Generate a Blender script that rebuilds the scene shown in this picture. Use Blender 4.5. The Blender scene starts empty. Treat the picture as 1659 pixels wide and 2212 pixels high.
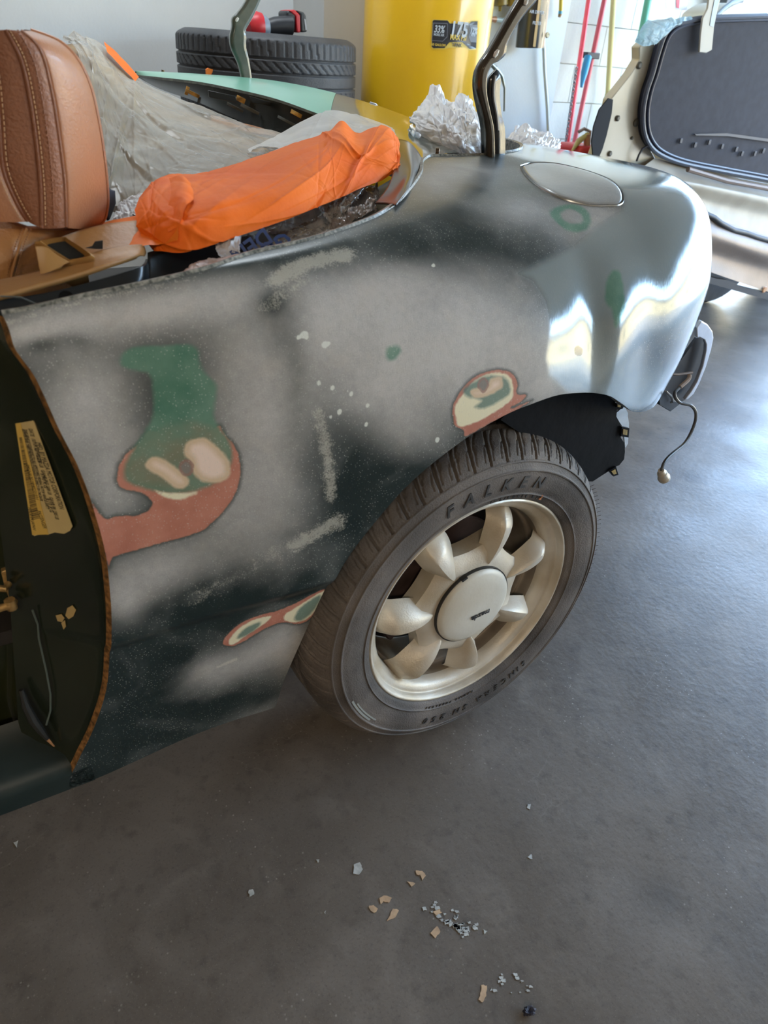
import bpy, bmesh, math, random
import numpy as np
from mathutils import Vector, Matrix, noise

random.seed(7); np.random.seed(7)
SC = bpy.context.scene
COL = SC.collection

# ------------------------------------------------------------------ camera
W_, H_ = 1659.0, 2212.0
CAM = np.array([-0.55279, -0.60593, 1.0124]); YAW, PIT, ROL, FPX = 0.55213, 0.60446, 0.07975, 1450.6
def cam_axes():
    f = np.array([math.sin(YAW)*math.cos(PIT), math.cos(YAW)*math.cos(PIT), -math.sin(PIT)])
    r = np.array([math.cos(YAW), -math.sin(YAW), 0.0]); u = np.cross(r, f)
    c, s = math.cos(ROL), math.sin(ROL)
    return c*r+s*u, -s*r+c*u, f
CR, CU, CF = cam_axes()
cam = bpy.data.cameras.new('camera'); cam_o = bpy.data.objects.new('camera', cam); COL.objects.link(cam_o)
cam.sensor_fit = 'VERTICAL'; cam.sensor_height = 36; cam.sensor_width = 27; cam.lens = FPX/H_*36
m = Matrix.Identity(4)
for i in range(3):
    m[i][0], m[i][1], m[i][2], m[i][3] = CR[i], CU[i], -CF[i], CAM[i]
cam_o.matrix_world = m
cam.clip_start = .02; cam.clip_end = 200
cam.dof.use_dof = True; cam.dof.focus_distance = 1.2; cam.dof.aperture_fstop = 7.0
SC.camera = cam_o

# ------------------------------------------------------------------ light and exposure
world = bpy.data.worlds.new('sky'); SC.world = world; world.use_nodes = True
nt = world.node_tree; nt.nodes.clear()
wo = nt.nodes.new('ShaderNodeOutputWorld'); bg = nt.nodes.new('ShaderNodeBackground'); sk = nt.nodes.new('ShaderNodeTexSky')
sk.sky_type = 'NISHITA'; sk.sun_disc = False; sk.sun_elevation = math.radians(48); sk.sun_rotation = math.radians(250); sk.air_density = 1.3; sk.dust_density = .6
bg.inputs[1].default_value = 1.3
nt.links.new(sk.outputs[0], bg.inputs[0]); nt.links.new(bg.outputs[0], wo.inputs[0])
sun = bpy.data.lights.new('sun', 'SUN'); sun.energy = 6.0; sun.angle = math.radians(.6); sun.color = (1, .93, .80)
sun_o = bpy.data.objects.new('sun', sun); COL.objects.link(sun_o)
sun_o.rotation_euler = Vector((-.55, .30, .78)).to_track_quat('Z', 'Y').to_euler()   # from behind the garage, onto the drive and the house opposite
# the open garage door, as a guide for sampling the daylight that comes through it
pl = bpy.data.lights.new('door_portal', 'AREA'); pl.shape = 'RECTANGLE'; pl.size = 7.1; pl.size_y = 2.25; pl.cycles.is_portal = True
plo = bpy.data.objects.new('door_portal', pl); COL.objects.link(plo); plo.location = (3.95, -.62, 1.13)
plo.rotation_euler = Vector((1, 0, 0)).to_track_quat('Z', 'Y').to_euler()
# added lamps out of view: warm fill near left, cool fill over car
lw = bpy.data.lights.new('near_fill_light', 'AREA'); lw.shape = 'RECTANGLE'; lw.size = 1.2; lw.size_y = .3; lw.energy = 19; lw.color = (1, .82, .62)
lwo = bpy.data.objects.new('near_fill_light', lw); COL.objects.link(lwo); lwo.location = (-1.9, -2.6, 2.55)
lc = bpy.data.lights.new('far_fill_light', 'AREA'); lc.shape = 'RECTANGLE'; lc.size = 1.3; lc.size_y = .35; lc.energy = 11; lc.color = (.84, .93, 1)  # added cool fill, brightens the far wall
lco = bpy.data.objects.new('far_fill_light', lc); COL.objects.link(lco); lco.location = (.1, 1.75, 2.58)
SC.view_settings.view_transform = 'Standard'; SC.view_settings.look = 'None'
SC.view_settings.exposure = 1.5; SC.view_settings.gamma = 1; SC.view_settings.use_curve_mapping = False

# ------------------------------------------------------------------ helpers: points
def ray(px, py):
    return CR*((px-W_/2)/FPX) - CU*((py-H_/2)/FPX) + CF
def aty(px, py, y):
    d = ray(px, py); return CAM + d*((y-CAM[1])/d[1])
def atz(px, py, z):
    d = ray(px, py); return CAM + d*((z-CAM[2])/d[2])
def atx(px, py, x):
    d = ray(px, py); return CAM + d*((x-CAM[0])/d[0])
def atd(px, py, dist):
    return CAM + ray(px, py)*dist
def proj(P):
    d = np.asarray(P)-CAM; a = d@CR; b = d@CU; c = d@CF
    return np.stack([W_/2+FPX*a/c, H_/2-FPX*b/c], -1)

# ------------------------------------------------------------------ helpers: materials
def mat(name, col, rough=.5, metal=0., var=.0, vscale=8., bump=0., bscale=60., coat=0., spec=.5, col2=None, trans=0., alpha=1., sheen=0., vdetail=4, obj=True):
    M = bpy.data.materials.new(name); M.use_nodes = True; t = M.node_tree; n = t.nodes; L = t.links
    b = n['Principled BSDF']; b.inputs['Roughness'].default_value = rough; b.inputs['Metallic'].default_value = metal
    b.inputs['Coat Weight'].default_value = coat; b.inputs['Coat Roughness'].default_value = .08
    b.inputs['Specular IOR Level'].default_value = spec; b.inputs['Transmission Weight'].default_value = trans; b.inputs['Alpha'].default_value = alpha
    b.inputs['Sheen Weight'].default_value = sheen
    b.inputs['Base Color'].default_value = (*col, 1)
    tc = n.new('ShaderNodeTexCoord')
    if var > 0 or col2:
        nz = n.new('ShaderNodeTexNoise'); nz.inputs['Scale'].default_value = vscale; nz.inputs['Detail'].default_value = vdetail
        L.new(tc.outputs['Object'], nz.inputs['Vector'])
        mx = n.new('ShaderNodeMix'); mx.data_type = 'RGBA'
        c2 = col2 or tuple(min(1, c*(1+var)) for c in col); c1 = col if col2 else tuple(c*(1-var) for c in col)
        mx.inputs[6].default_value = (*c1, 1); mx.inputs[7].default_value = (*c2, 1)
        mr = n.new('ShaderNodeMapRange'); mr.inputs[1].default_value = .35; mr.inputs[2].default_value = .65
        L.new(nz.outputs[0], mr.inputs[0]); L.new(mr.outputs[0], mx.inputs[0]); L.new(mx.outputs[2], b.inputs['Base Color'])
    if bump > 0:
        nb = n.new('ShaderNodeTexNoise'); nb.inputs['Scale'].default_value = bscale; nb.inputs['Detail'].default_value = 5
        L.new(tc.outputs['Object'], nb.inputs['Vector'])
        bp = n.new('ShaderNodeBump'); bp.inputs['Strength'].default_value = bump; bp.inputs['Distance'].default_value = .01
        L.new(nb.outputs[0], bp.inputs['Height']); L.new(bp.outputs[0], b.inputs['Normal'])
    return M
def film(name, tint, op=.45, rough=.25, bump=.6, bscale=25.):
    """thin crumpled plastic: see-through, with a milky diffuse part and gloss"""
    M = bpy.data.materials.new(name); M.use_nodes = True; t = M.node_tree; n = t.nodes; L = t.links
    for x in list(n):
        if x.type == 'BSDF_PRINCIPLED': n.remove(x)
    out = [x for x in n if x.type == 'OUTPUT_MATERIAL'][0]
    tr = n.new('ShaderNodeBsdfTransparent'); tr.inputs[0].default_value = (.96, .96, .95, 1)
    df = n.new('ShaderNodeBsdfDiffuse'); df.inputs[0].default_value = (*tint, 1)
    tl = n.new('ShaderNodeBsdfTranslucent'); tl.inputs[0].default_value = (*tint, 1)
    gl = n.new('ShaderNodeBsdfGlossy'); gl.inputs['Roughness'].default_value = rough+.08
    m0 = n.new('ShaderNodeMixShader'); m0.inputs[0].default_value = .35
    m1 = n.new('ShaderNodeMixShader'); m2 = n.new('ShaderNodeMixShader')
    fr = n.new('ShaderNodeFresnel'); fr.inputs[0].default_value = 1.28
    tc = n.new('ShaderNodeTexCoord'); nb = n.new('ShaderNodeTexNoise'); nb.inputs['Scale'].default_value = bscale; nb.inputs['Detail'].default_value = 3; nb.inputs['Distortion'].default_value = 1.2
    vo = n.new('ShaderNodeTexVoronoi'); vo.feature = 'DISTANCE_TO_EDGE'; vo.inputs['Scale'].default_value = bscale*.6
    L.new(tc.outputs['Object'], nb.inputs['Vector']); 
    vm = n.new('ShaderNodeVectorMath'); vm.operation = 'MULTIPLY_ADD'; vm.inputs[1].default_value = (.12, .12, .12)
    L.new(nb.outputs[1], vm.inputs[0]); L.new(tc.outputs['Object'], vm.inputs[2]); L.new(vm.outputs[0], vo.inputs['Vector'])
    ad = n.new('ShaderNodeMath'); ad.operation = 'ADD'; L.new(nb.outputs[0], ad.inputs[0]); L.new(vo.outputs[0], ad.inputs[1])
    bp = n.new('ShaderNodeBump'); bp.inputs['Strength'].default_value = bump; bp.inputs['Distance'].default_value = .02
    L.new(ad.outputs[0], bp.inputs['Height'])
    for x in (df, tl, gl, fr): L.new(bp.outputs[0], x.inputs['Normal'])
    mr = n.new('ShaderNodeMapRange'); mr.inputs[1].default_value = .0; mr.inputs[2].default_value = .12; mr.inputs[3].default_value = min(1, op+.25); mr.inputs[4].default_value = op
    L.new(vo.outputs[0], mr.inputs[0])
    L.new(df.outputs[0], m0.inputs[1]); L.new(tl.outputs[0], m0.inputs[2])
    L.new(mr.outputs[0], m1.inputs[0]); L.new(tr.outputs[0], m1.inputs[1]); L.new(m0.outputs[0], m1.inputs[2])
    L.new(fr.outputs[0], m2.inputs[0]); L.new(m1.outputs[0], m2.inputs[1]); L.new(gl.outputs[0], m2.inputs[2])
    L.new(m2.outputs[0], out.inputs[0])
    return M
def emis(name, col, e):
    M = bpy.data.materials.new(name); M.use_nodes = True; b = M.node_tree.nodes['Principled BSDF']
    b.inputs['Emission Color'].default_value = (*col, 1); b.inputs['Emission Strength'].default_value = e; return M

# ------------------------------------------------------------------ helpers: objects
def tag(o, label=None, cat=None, group=None, kind=None):
    if label: o['label'] = label
    if cat: o['category'] = cat
    if group: o['group'] = group
    if kind: o['kind'] = kind
    return o
def empty(name, loc, label, cat, group=None):
    o = bpy.data.objects.new(name, None); COL.objects.link(o); o.location = loc; o.empty_display_size = .05
    return tag(o, label, cat, group)
PENDING = []
def link(name, me, material, parent=None, smooth=True, label=None):
    me.materials.clear()
    for q in (material if isinstance(material, (list, tuple)) else [material]): me.materials.append(q)
    if smooth: me.shade_smooth()
    o = bpy.data.objects.new(name, me); COL.objects.link(o)
    if parent is not None:
        o.parent = parent
        w = Matrix.Identity(4); p = parent; chain = []
        while p is not None: chain.append(p); p = p.parent
        for p in reversed(chain): w = w @ Matrix.LocRotScale(p.location, p.rotation_euler, p.scale)
        me.transform(w.inverted())
    if label: o['label'] = label
    return o
def mesh(verts, faces):
    me = bpy.data.meshes.new('m'); me.from_pydata([tuple(map(float, v)) for v in verts], [], faces); me.update(); return me
class MB:
    def __init__(s): s.v = []; s.f = []
    def add(s, v, f):
        k = len(s.v); s.v += [tuple(map(float, a)) for a in v]; s.f += [tuple(i+k for i in q) for q in f]; return s
    def box(s, c, d, R=None, bev=0):
        c = np.array(c, float); d = np.array(d, float)/2
        P = np.array([[x, y, z] for x in (-1, 1) for y in (-1, 1) for z in (-1, 1)])*d
        if R is not None: P = P@np.array(R).T
        return s.add(P+c, [(0, 1, 3, 2), (4, 6, 7, 5), (0, 4, 5, 1), (2, 3, 7, 6), (0, 2, 6, 4), (1, 5, 7, 3)])
    def tube(s, pts, r, n=10, cap=True):
        pts = [np.array(p, float) for p in pts]; k = len(s.v); N = len(pts)
        rr = r if isinstance(r, (list, tuple)) else [r]*N; up = None; V = []
        for i, p in enumerate(pts):
            t = pts[min(i+1, N-1)]-pts[max(i-1, 0)]; t /= np.linalg.norm(t)+1e-12
            if up is None:
                a = np.array([0, 0, 1.]) if abs(t[2]) < .9 else np.array([1., 0, 0]); up = np.cross(t, a)
            up = up-t*(up@t); up /= np.linalg.norm(up)+1e-12; w = np.cross(t, up)
            for j in range(n):
                a = 2*math.pi*j/n; V.append(p+rr[i]*(math.cos(a)*up+math.sin(a)*w))
        F = [(i*n+j, i*n+(j+1) % n, (i+1)*n+(j+1) % n, (i+1)*n+j) for i in range(N-1) for j in range(n)]
        if cap: F += [tuple(range(n))[::-1], tuple((N-1)*n+j for j in range(n))]
        return s.add(V, F)
    def lathe(s, prof, c, ax=2, n=48, a0=0, a1=2*math.pi):
        """prof = [(radius, height)]; ax = axis index"""
        c = np.array(c, float); N = len(prof); full = abs(a1-a0-2*math.pi) < 1e-6; M = n if full else n+1; V = []
        e = [(1, 2, 0), (0, 2, 1), (0, 1, 2)][ax]
        for (r, h) in prof:
            for j in range(M):
                a = a0+(a1-a0)*j/n; p = np.zeros(3); p[e[0]] = r*math.cos(a); p[e[1]] = r*math.sin(a); p[e[2]] = h; V.append(p+c)
        F = [(i*M+j, i*M+(j+1) % M, (i+1)*M+(j+1) % M, (i+1)*M+j) for i in range(N-1) for j in range(M if full else n)]
        return s.add(V, F)
    def prism(s, poly, off):
        """poly = closed list of 3-D points, off = thickness vector"""
        P = [np.array(p, float) for p in poly]; off = np.array(off, float); n = len(P)
        V = P+[p+off for p in P]
        return s.add(V, [tuple(range(n)), tuple(range(2*n-1, n-1, -1))]+[(i, i+n, (i+1) % n+n, (i+1) % n) for i in range(n)])
    def grid(s, G):
        G = np.asarray(G); a, b = G.shape[:2]
        return s.add(G.reshape(-1, 3), [(i*b+j, i*b+j+1, (i+1)*b+j+1, (i+1)*b+j) for i in range(a-1) for j in range(b-1)])
    def build(s, name, material, parent=None, smooth=False, bevel=0, solid=0, sub=0, label=None, auto=True):
        o = link(name, mesh(s.v, s.f), material, parent, smooth, label)
        bm = bmesh.new(); bm.from_mesh(o.data); bmesh.ops.recalc_face_normals(bm, faces=bm.faces); bm.to_mesh(o.data); bm.free()
        if solid: q = o.modifiers.new('s', 'SOLIDIFY'); q.thickness = solid; q.offset = 0
        if bevel: q = o.modifiers.new('b', 'BEVEL'); q.width = bevel; q.segments = 3; q.limit_method = 'ANGLE'; q.angle_limit = .6; o.data.shade_smooth()
        if sub: q = o.modifiers.new('u', 'SUBSURF'); q.levels = sub; q.render_levels = sub
        if auto and (smooth or bevel) and len(o.data.polygons) < 60000: o.data.set_sharp_from_angle(angle=.7)
        return o
def catmull(P, n):
    """resample rows of an array of control points along axis 0 with a smooth spline"""
    P = np.asarray(P, float); N = len(P); t = np.linspace(0, N-1, n); k = np.clip(t.astype(int), 0, N-2); u = (t-k).reshape(-1, *([1]*(P.ndim-1)))
    A = P[np.clip(k-1, 0, N-1)]; B = P[k]; C = P[k+1]; D = P[np.clip(k+2, 0, N-1)]
    return .5*((2*B)+(C-A)*u+(2*A-5*B+4*C-D)*u**2+(3*B-A-3*C+D)*u**3)
def net(rows, na, nb):
    """rows of (px, py, depth y) read off the photograph -> dense 3-D grid"""
    R = [catmull(np.array([aty(*p) if len(p) == 3 else p[:3] for p in r]), nb) for r in rows]
    return catmull(np.array(R), na)
def gnorm(G):
    n = np.cross(np.gradient(G, axis=0), np.gradient(G, axis=1)); return n/(np.linalg.norm(n, axis=-1, keepdims=True)+1e-12)
def crumple(G, amp, sc, seed=0, ridge=.6, edge=0):
    n = gnorm(G); out = G.copy(); a, b = G.shape[:2]
    for i in range(a):
        for j in range(b):
            p = Vector(G[i, j]*sc)+Vector((seed*3.7, seed*1.3, 0)); w = noise.noise_vector(p*.6)*1.1
            f = 1-abs(noise.noise(p+w))*2.2; g = noise.noise(p*2.3+w); h = 1-abs(noise.noise(p*2.1+w*1.7))*2.2
            v = ridge*(f*.7+h*.3)+(1-ridge)*g
            out[i, j] = G[i, j]+n[i, j]*amp*v
    return out
def folds(G, n, amp, w, seed=0):
    """sharp straight creases, as in stiff paper or film"""
    r = random.Random(seed); N = gnorm(G); a, b = G.shape[:2]; asp = b/a
    U, V = np.meshgrid(np.linspace(0, 1, a), np.linspace(0, asp, b), indexing='ij'); D = np.zeros((a, b))
    for k in range(n):
        cu, cv, th = r.random(), r.random()*asp, r.random()*math.pi; ln = r.uniform(.25, .9); h = r.uniform(-1, 1)
        du, dv = U-cu, V-cv; d = du*math.cos(th)+dv*math.sin(th); t = -du*math.sin(th)+dv*math.cos(th); ww = w*r.uniform(.5, 1.5)
        side = np.where(d > 0, 1.0, .35)
        D += h*np.exp(-np.abs(d)/(ww*side))*np.exp(-(t/ln)**2)
    return G+N*(amp*D)[..., None]
def text(name, body, size, M, material, parent=None, ext=.0004, align='CENTER', shear=0, bold=0, sx=1., label=None):
    """lettering as a mesh; M = 4x4 matrix placing the text plane"""
    cu = bpy.data.curves.new('t', 'FONT'); cu.body = body; cu.size = size; cu.extrude = ext; cu.align_x = align; cu.align_y = 'CENTER'; cu.shear = shear; cu.offset = bold; cu.resolution_u = 2
    o = bpy.data.objects.new('t', cu); COL.objects.link(o)
    bpy.context.view_layer.update()
    me = bpy.data.meshes.new_from_object(o.evaluated_get(bpy.context.evaluated_depsgraph_get()))
    bpy.data.objects.remove(o); me.transform(Matrix.Diagonal((sx, 1, 1, 1))); me.transform(M)
    return link(name, me, material, parent, False, label)
def frame(o, x, y):
    """matrix from an origin, an x direction and an approximate y direction"""
    o = Vector(o); x = Vector(x).normalized(); y = Vector(y); z = x.cross(y).normalized(); y = z.cross(x)
    M = Matrix.Identity(4)
    for i in range(3): M[i][0], M[i][1], M[i][2], M[i][3] = x[i], y[i], z[i], o[i]
    return M

# ------------------------------------------------------------------ the setting
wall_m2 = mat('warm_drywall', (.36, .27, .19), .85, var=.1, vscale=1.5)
wall_m = mat('painted_drywall', (.74, .78, .80), .85, var=.05, vscale=2.5, bump=.06, bscale=90)
block_m = mat('painted_block', (.60, .59, .54), .8, var=.07, vscale=3, bump=.15, bscale=60)
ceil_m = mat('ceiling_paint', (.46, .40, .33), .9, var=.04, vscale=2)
trim_m = mat('trim_paint', (.55, .55, .53), .6, var=.03, vscale=5)
dark_m = mat('dark_steel_trim', (.08, .09, .10), .5, var=.2, vscale=6)

def floor_material():
    M = bpy.data.materials.new('worn_concrete'); M.use_nodes = True; t = M.node_tree; n = t.nodes; L = t.links; b = n['Principled BSDF']
    tc = n.new('ShaderNodeTexCoord')
    def nz(scale, det=5, dist=0.):
        a = n.new('ShaderNodeTexNoise'); a.inputs['Scale'].default_value = scale; a.inputs['Detail'].default_value = det; a.inputs['Distortion'].default_value = dist
        L.new(tc.outputs['Object'], a.inputs['Vector']); return a.outputs[0]
    def ramp(src, lo, hi, a=0., c=1.):
        q = n.new('ShaderNodeMapRange'); q.inputs[1].default_value = lo; q.inputs[2].default_value = hi; q.inputs[3].default_value = a; q.inputs[4].default_value = c
        L.new(src, q.inputs[0]); return q.outputs[0]
    def mix(f, a, c):
        q = n.new('ShaderNodeMix'); q.data_type = 'RGBA'; L.new(f, q.inputs[0])
        for k, v in ((6, a), (7, c)):
            if isinstance(v, tuple): q.inputs[k].default_value = (*v, 1)
            else: L.new(v, q.inputs[k])
        return q.outputs[2]
    c = mix(ramp(nz(1.7, 6, .4), .35, .68), (.098, .080, .064), (.170, .148, .124))
    c = mix(ramp(nz(9, 6, .8), .5, .8, 0, .5), c, (.24, .212, .178))
    c = mix(ramp(nz(38, 3), .55, .8, 0, .45), c, (.045, .038, .032))
    v = n.new('ShaderNodeTexVoronoi'); v.inputs['Scale'].default_value = 95; L.new(tc.outputs['Object'], v.inputs['Vector'])
    sp = n.new('ShaderNodeMath'); sp.operation = 'MULTIPLY'; L.new(ramp(v.outputs[0], .16, .08), sp.inputs[0]); L.new(ramp(nz(6, 2), .5, .62), sp.inputs[1])
    c = mix(sp.outputs[0], c, (.30, .28, .24))
    v2 = n.new('ShaderNodeTexVoronoi'); v2.inputs['Scale'].default_value = 330; L.new(tc.outputs['Object'], v2.inputs['Vector'])
    c = mix(ramp(v2.outputs[0], .2, .1, 0, .5), c, (.24, .22, .19))
    c = mix(ramp(nz(260, 2), .56, .75, 0, .35), c, (.045, .038, .03))
    vc = n.new('ShaderNodeTexVoronoi'); vc.feature = 'DISTANCE_TO_EDGE'; vc.inputs['Scale'].default_value = 2.3; wp = n.new('ShaderNodeTexNoise'); wp.inputs['Scale'].default_value = 4; wp.inputs['Detail'].default_value = 6
    L.new(tc.outputs['Object'], wp.inputs['Vector']); va = n.new('ShaderNodeVectorMath'); va.operation = 'MULTIPLY_ADD'; va.inputs[1].default_value = (.5, .5, .5)
    L.new(wp.outputs[1], va.inputs[0]); L.new(tc.outputs['Object'], va.inputs[2]); L.new(va.outputs[0], vc.inputs['Vector'])
    hc = n.new('ShaderNodeMath'); hc.operation = 'MULTIPLY'; L.new(ramp(vc.outputs[0], .004, .0, 0, .35), hc.inputs[0]); L.new(ramp(nz(3, 2), .5, .65), hc.inputs[1])
    c = mix(hc.outputs[0], c, (.26, .24, .21))
    at = n.new('ShaderNodeAttribute'); at.attribute_name = 'stain'
    c = mix(at.outputs['Fac'], c, (.055, .052, .05))
    L.new(c, b.inputs['Base Color'])
    L.new(ramp(nz(5, 5), .3, .7, .30, .46), b.inputs['Roughness']); b.inputs['Specular IOR Level'].default_value = .45
    bp = n.new('ShaderNodeBump'); bp.inputs['Strength'].default_value = .12; bp.inputs['Distance'].default_value = .006
    L.new(nz(70, 5), bp.inputs['Height']); L.new(bp.outputs[0], b.inputs['Normal'])
    return M
nx_, ny_ = 261, 211
xs = np.concatenate([np.linspace(-4, -.8, 20)[:-1], np.linspace(-.8, 2.6, nx_-40), np.linspace(2.6, 3.95, 22)[1:]])
ys = np.concatenate([np.linspace(-4.4, -.7, 14)[:-1], np.linspace(-.7, 1.6, ny_-28), np.linspace(1.6, 3.1, 16)[1:]])
G = np.stack(np.meshgrid(xs, ys, [0.], indexing='ij'), -1)[:, :, 0]
fm = MB().grid(G); fl = fm.build('floor', floor_material(), smooth=False); tag(fl, kind='structure')
st = np.zeros(G.shape[:2])
for (px, py, r, s) in [(1490, 1030, .035, .7), (1600, 1055, .03, .8), (1640, 1065, .03, .7), (1480, 925, .03, .6), (1400, 940, .03, .4), (1500, 1400, .03, .25), (1410, 1930, .03, .35), (1455, 1940, .025, .3), (950, 1720, .06, .12), (1200, 1740, .10, .10), (1620, 2050, .06, .15)]:
    c = atz(px, py, 0); dx = G[..., 0]-c[0]; dy = G[..., 1]-c[1]
    st += s*np.exp(-(dx**2+dy**2)/r**2)
at = fl.data.attributes.new('stain', 'FLOAT', 'POINT'); at.data.foreach_set('value', np.clip(st, 0, 1).ravel().astype(np.float32))

def wallbox(name, c, d, m_):
    o = MB().box(c, d).build(name, m_); tag(o, kind='structure'); return o
wallbox('wall_far', (-.93, 2.70, 1.3), (6.2, .2, 2.7), wall_m)
wallbox('wall_return', (2.22, 2.95, 1.3), (.1, .7, 2.7), wall_m)
wallbox('wall_left', (-4.1, -.8, 1.3), (.2, 7.8, 2.7), wall_m2)
wallbox('wall_near', (-.05, -4.5, 1.3), (8.3, .2, 2.7), wall_m2)
wallbox('wall_right', (3.95, -4.3, 1.3), (.2, .3, 2.7), wall_m)
wallbox('wall_header', (3.95, -.6, 2.47), (.2, 7.3, .36), wall_m)
wallbox('ceiling', (-.05, -.6, 2.7), (8.3, 8.0, .1), ceil_m)
pil = wallbox('trim_1', tuple((np.array([aty(700, 0, 2.3)[0]+aty(797, 0, 2.3)[0], 0, 0])/2)+np.array([0, 2.45, 1.3])), (abs(aty(797, 0, 2.3)[0]-aty(700, 0, 2.3)[0]), .3, 2.6), trim_m)
# block wall beside the door: courses of separate blocks
wb = wallbox('wall_back', (3.15, 3.25, 1.3), (1.9, .2, 2.7), block_m)
bm_proto = None
for r in range(13):
    for k in range(6):
        x = 2.26+k*.40+(r % 2)*.2-.2; x0 = max(2.27, x); x1 = min(3.98, x+.397)
        if x1-x0 < .06: continue
        o = MB().box(((x0+x1)/2, 3.145, .1+r*.2), (x1-x0, .03, .1965)).build('block', block_m, wb, bevel=.0015)
wallbox('door_1', (3.93, 3.02, 1.2), (.16, .12, 2.4), dark_m)

for nm_, lb_, p_, d_ in (('fill_light_box', 'slim box over the added fill light above the far side of the garage', (.1, 1.75, 2.62), (1.36, .41, .05)), ('fill_light_box', 'slim box over the added warm fill light above the near left of the garage', (-1.9, -2.6, 2.60), (1.26, .36, .07))):  # housings added over the two unseen fill lights
    tag(MB().box(p_, d_).build(nm_, trim_m, bevel=.005), lb_, 'added light')

# outside: the drive, and the house across it
drive_m = mat('drive_concrete', (.30, .27, .22), .8, var=.12, vscale=1.5)
o = MB().box((21.95, 0, -.05), (36, 90, .1)).build('driveway', drive_m); tag(o, kind='structure')
house_m = mat('house_stucco', (.62, .50, .31), .9, var=.06, vscale=.8)
hs = empty('house', (17, 0, 0), 'cream rendered house across the drive, outside the open garage', 'house')
MB().box((19, -12, 1.8), (4, 48, 3.6)).build('wall', house_m, hs)
rf = mat('roof_shingle', (.16, .13, .11), .9, var=.2, vscale=6)
MB().add([(16.6, -36, 3.6), (16.6, 12, 3.6), (21.4, 12, 3.6), (21.4, -36, 3.6), (19, -36, 5.0), (19, 12, 5.0)], [(0, 1, 5, 4), (2, 3, 4, 5), (0, 4, 3), (1, 2, 5), (0, 3, 2, 1)]).build('roof', rf, hs)
gm = mat('house_glass', (.05, .07, .09), .1)
for yy in (-22, -13, -5, -1.5, 4.5): MB().box((16.98, yy, 1.6), (.08, 1.5, 1.2)).build('window', gm, hs)
MB().box((16.96, 7.6, 1.1), (.08, 2.6, 2.2)).build('garage_door', mat('house_door', (.75, .75, .72), .5), hs)

# ------------------------------------------------------------------ the green car: body panel as a surface of (s, v)
def cub(xs, ys, x):
    xs=np.asarray(xs,float); ys=np.asarray(ys,float); x=np.asarray(x,float)
    h=np.diff(xs); dl=np.diff(ys)/h
    m=np.zeros(len(xs)); m[0]=dl[0]; m[-1]=dl[-1]
    for i in range(1,len(xs)-1):
        if dl[i-1]*dl[i]>0:
            w1=2*h[i]+h[i-1]; w2=h[i]+2*h[i-1]
            m[i]=(w1+w2)/(w1/dl[i-1]+w2/dl[i])
    k=np.clip(np.searchsorted(xs,x)-1,0,len(xs)-2)
    t=(x-xs[k])/h[k]; t=np.clip(t,0,1); hh=h[k]
    return (2*t**3-3*t**2+1)*ys[k]+(t**3-2*t**2+t)*hh*m[k]+(-2*t**3+3*t**2)*ys[k+1]+(t**3-t**2)*hh*m[k+1]
def sst(a,b,x):
    t=np.clip((x-a)/(b-a),0,1); return t*t*(3-2*t)
S0=.22; RA=.345; RB=.36; PW=2.3
def plan(s):
    """plan curve of the widest line; s is metres along it; returns x,y and the inward normal"""
    s=np.asarray(s,float)
    ph=np.linspace(0,np.pi/2,400)
    ex=S0+RA*np.sin(ph)**(2/PW); ey=RB-RB*np.cos(ph)**(2/PW)
    L=np.concatenate([[0],np.cumsum(np.hypot(np.diff(ex),np.diff(ey)))])
    sl=s-S0
    x=np.where(sl<0,s,np.interp(sl,L,ex)); y=np.where(sl<0,0,np.interp(sl,L,ey))
    over=np.maximum(sl-L[-1],0); y=y+over
    e=.004
    def raw(q):
        ql=q-S0
        return np.where(ql<0,q,np.interp(ql,L,ex)), np.where(ql<0,0,np.interp(ql,L,ey))+np.maximum(ql-L[-1],0)
    xa,ya=raw(s-.02); xb,yb=raw(s+.02)
    tx,ty=xb-xa,yb-ya; n=np.hypot(tx,ty); tx/=n; ty/=n
    yb_=cub([-1.1,-.75,-.5,-.25,0,.25,.5,.8],[.0,.0,-.0,-.016,-.024,-.016,-.005,0],s)
    return x-ty*yb_,y+tx*yb_,-ty,tx
VK=[0,.12,.25,.40,.53,.64,.73,.80,.86,.92,1.0]
DA=[.036,.028,.018,.006,.0,.008,.020,.030,.040,.055,.20]
ZA=[.135,.215,.315,.44,.56,.65,.72,.765,.795,.822,.835]
DB=[.040,.034,.024,.008,.0,.010,.030,.062,.115,.20,.44]
ZB=[.135,.215,.315,.44,.56,.65,.73,.785,.828,.857,.872]
DC=[.16,.13,.10,.070,.045,.026,.020,.034,.060,.128,.42]
ZC=[.10,.20,.31,.44,.56,.65,.735,.798,.845,.874,.880]
def section(s,v):
    w=sst(-.45,.12,s)
    dA=cub(VK,DA,v); dB=cub(VK,DB,v); zA=cub(VK,ZA,v); zB=cub(VK,ZB,v)
    d=dA*(1-w)+dB*w; z=zA*(1-w)+zB*w
    # the tail: the top drops and the sides tuck in towards the rear face
    r=sst(.10,.52,s)
    d=d*(1-r)+cub(VK,DC,v)*r; z=z*(1-r)+cub(VK,ZC,v)*r
    z=.56+(z-.56)*(1-.03*sst(.5,.95,s))
    return d,z
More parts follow.
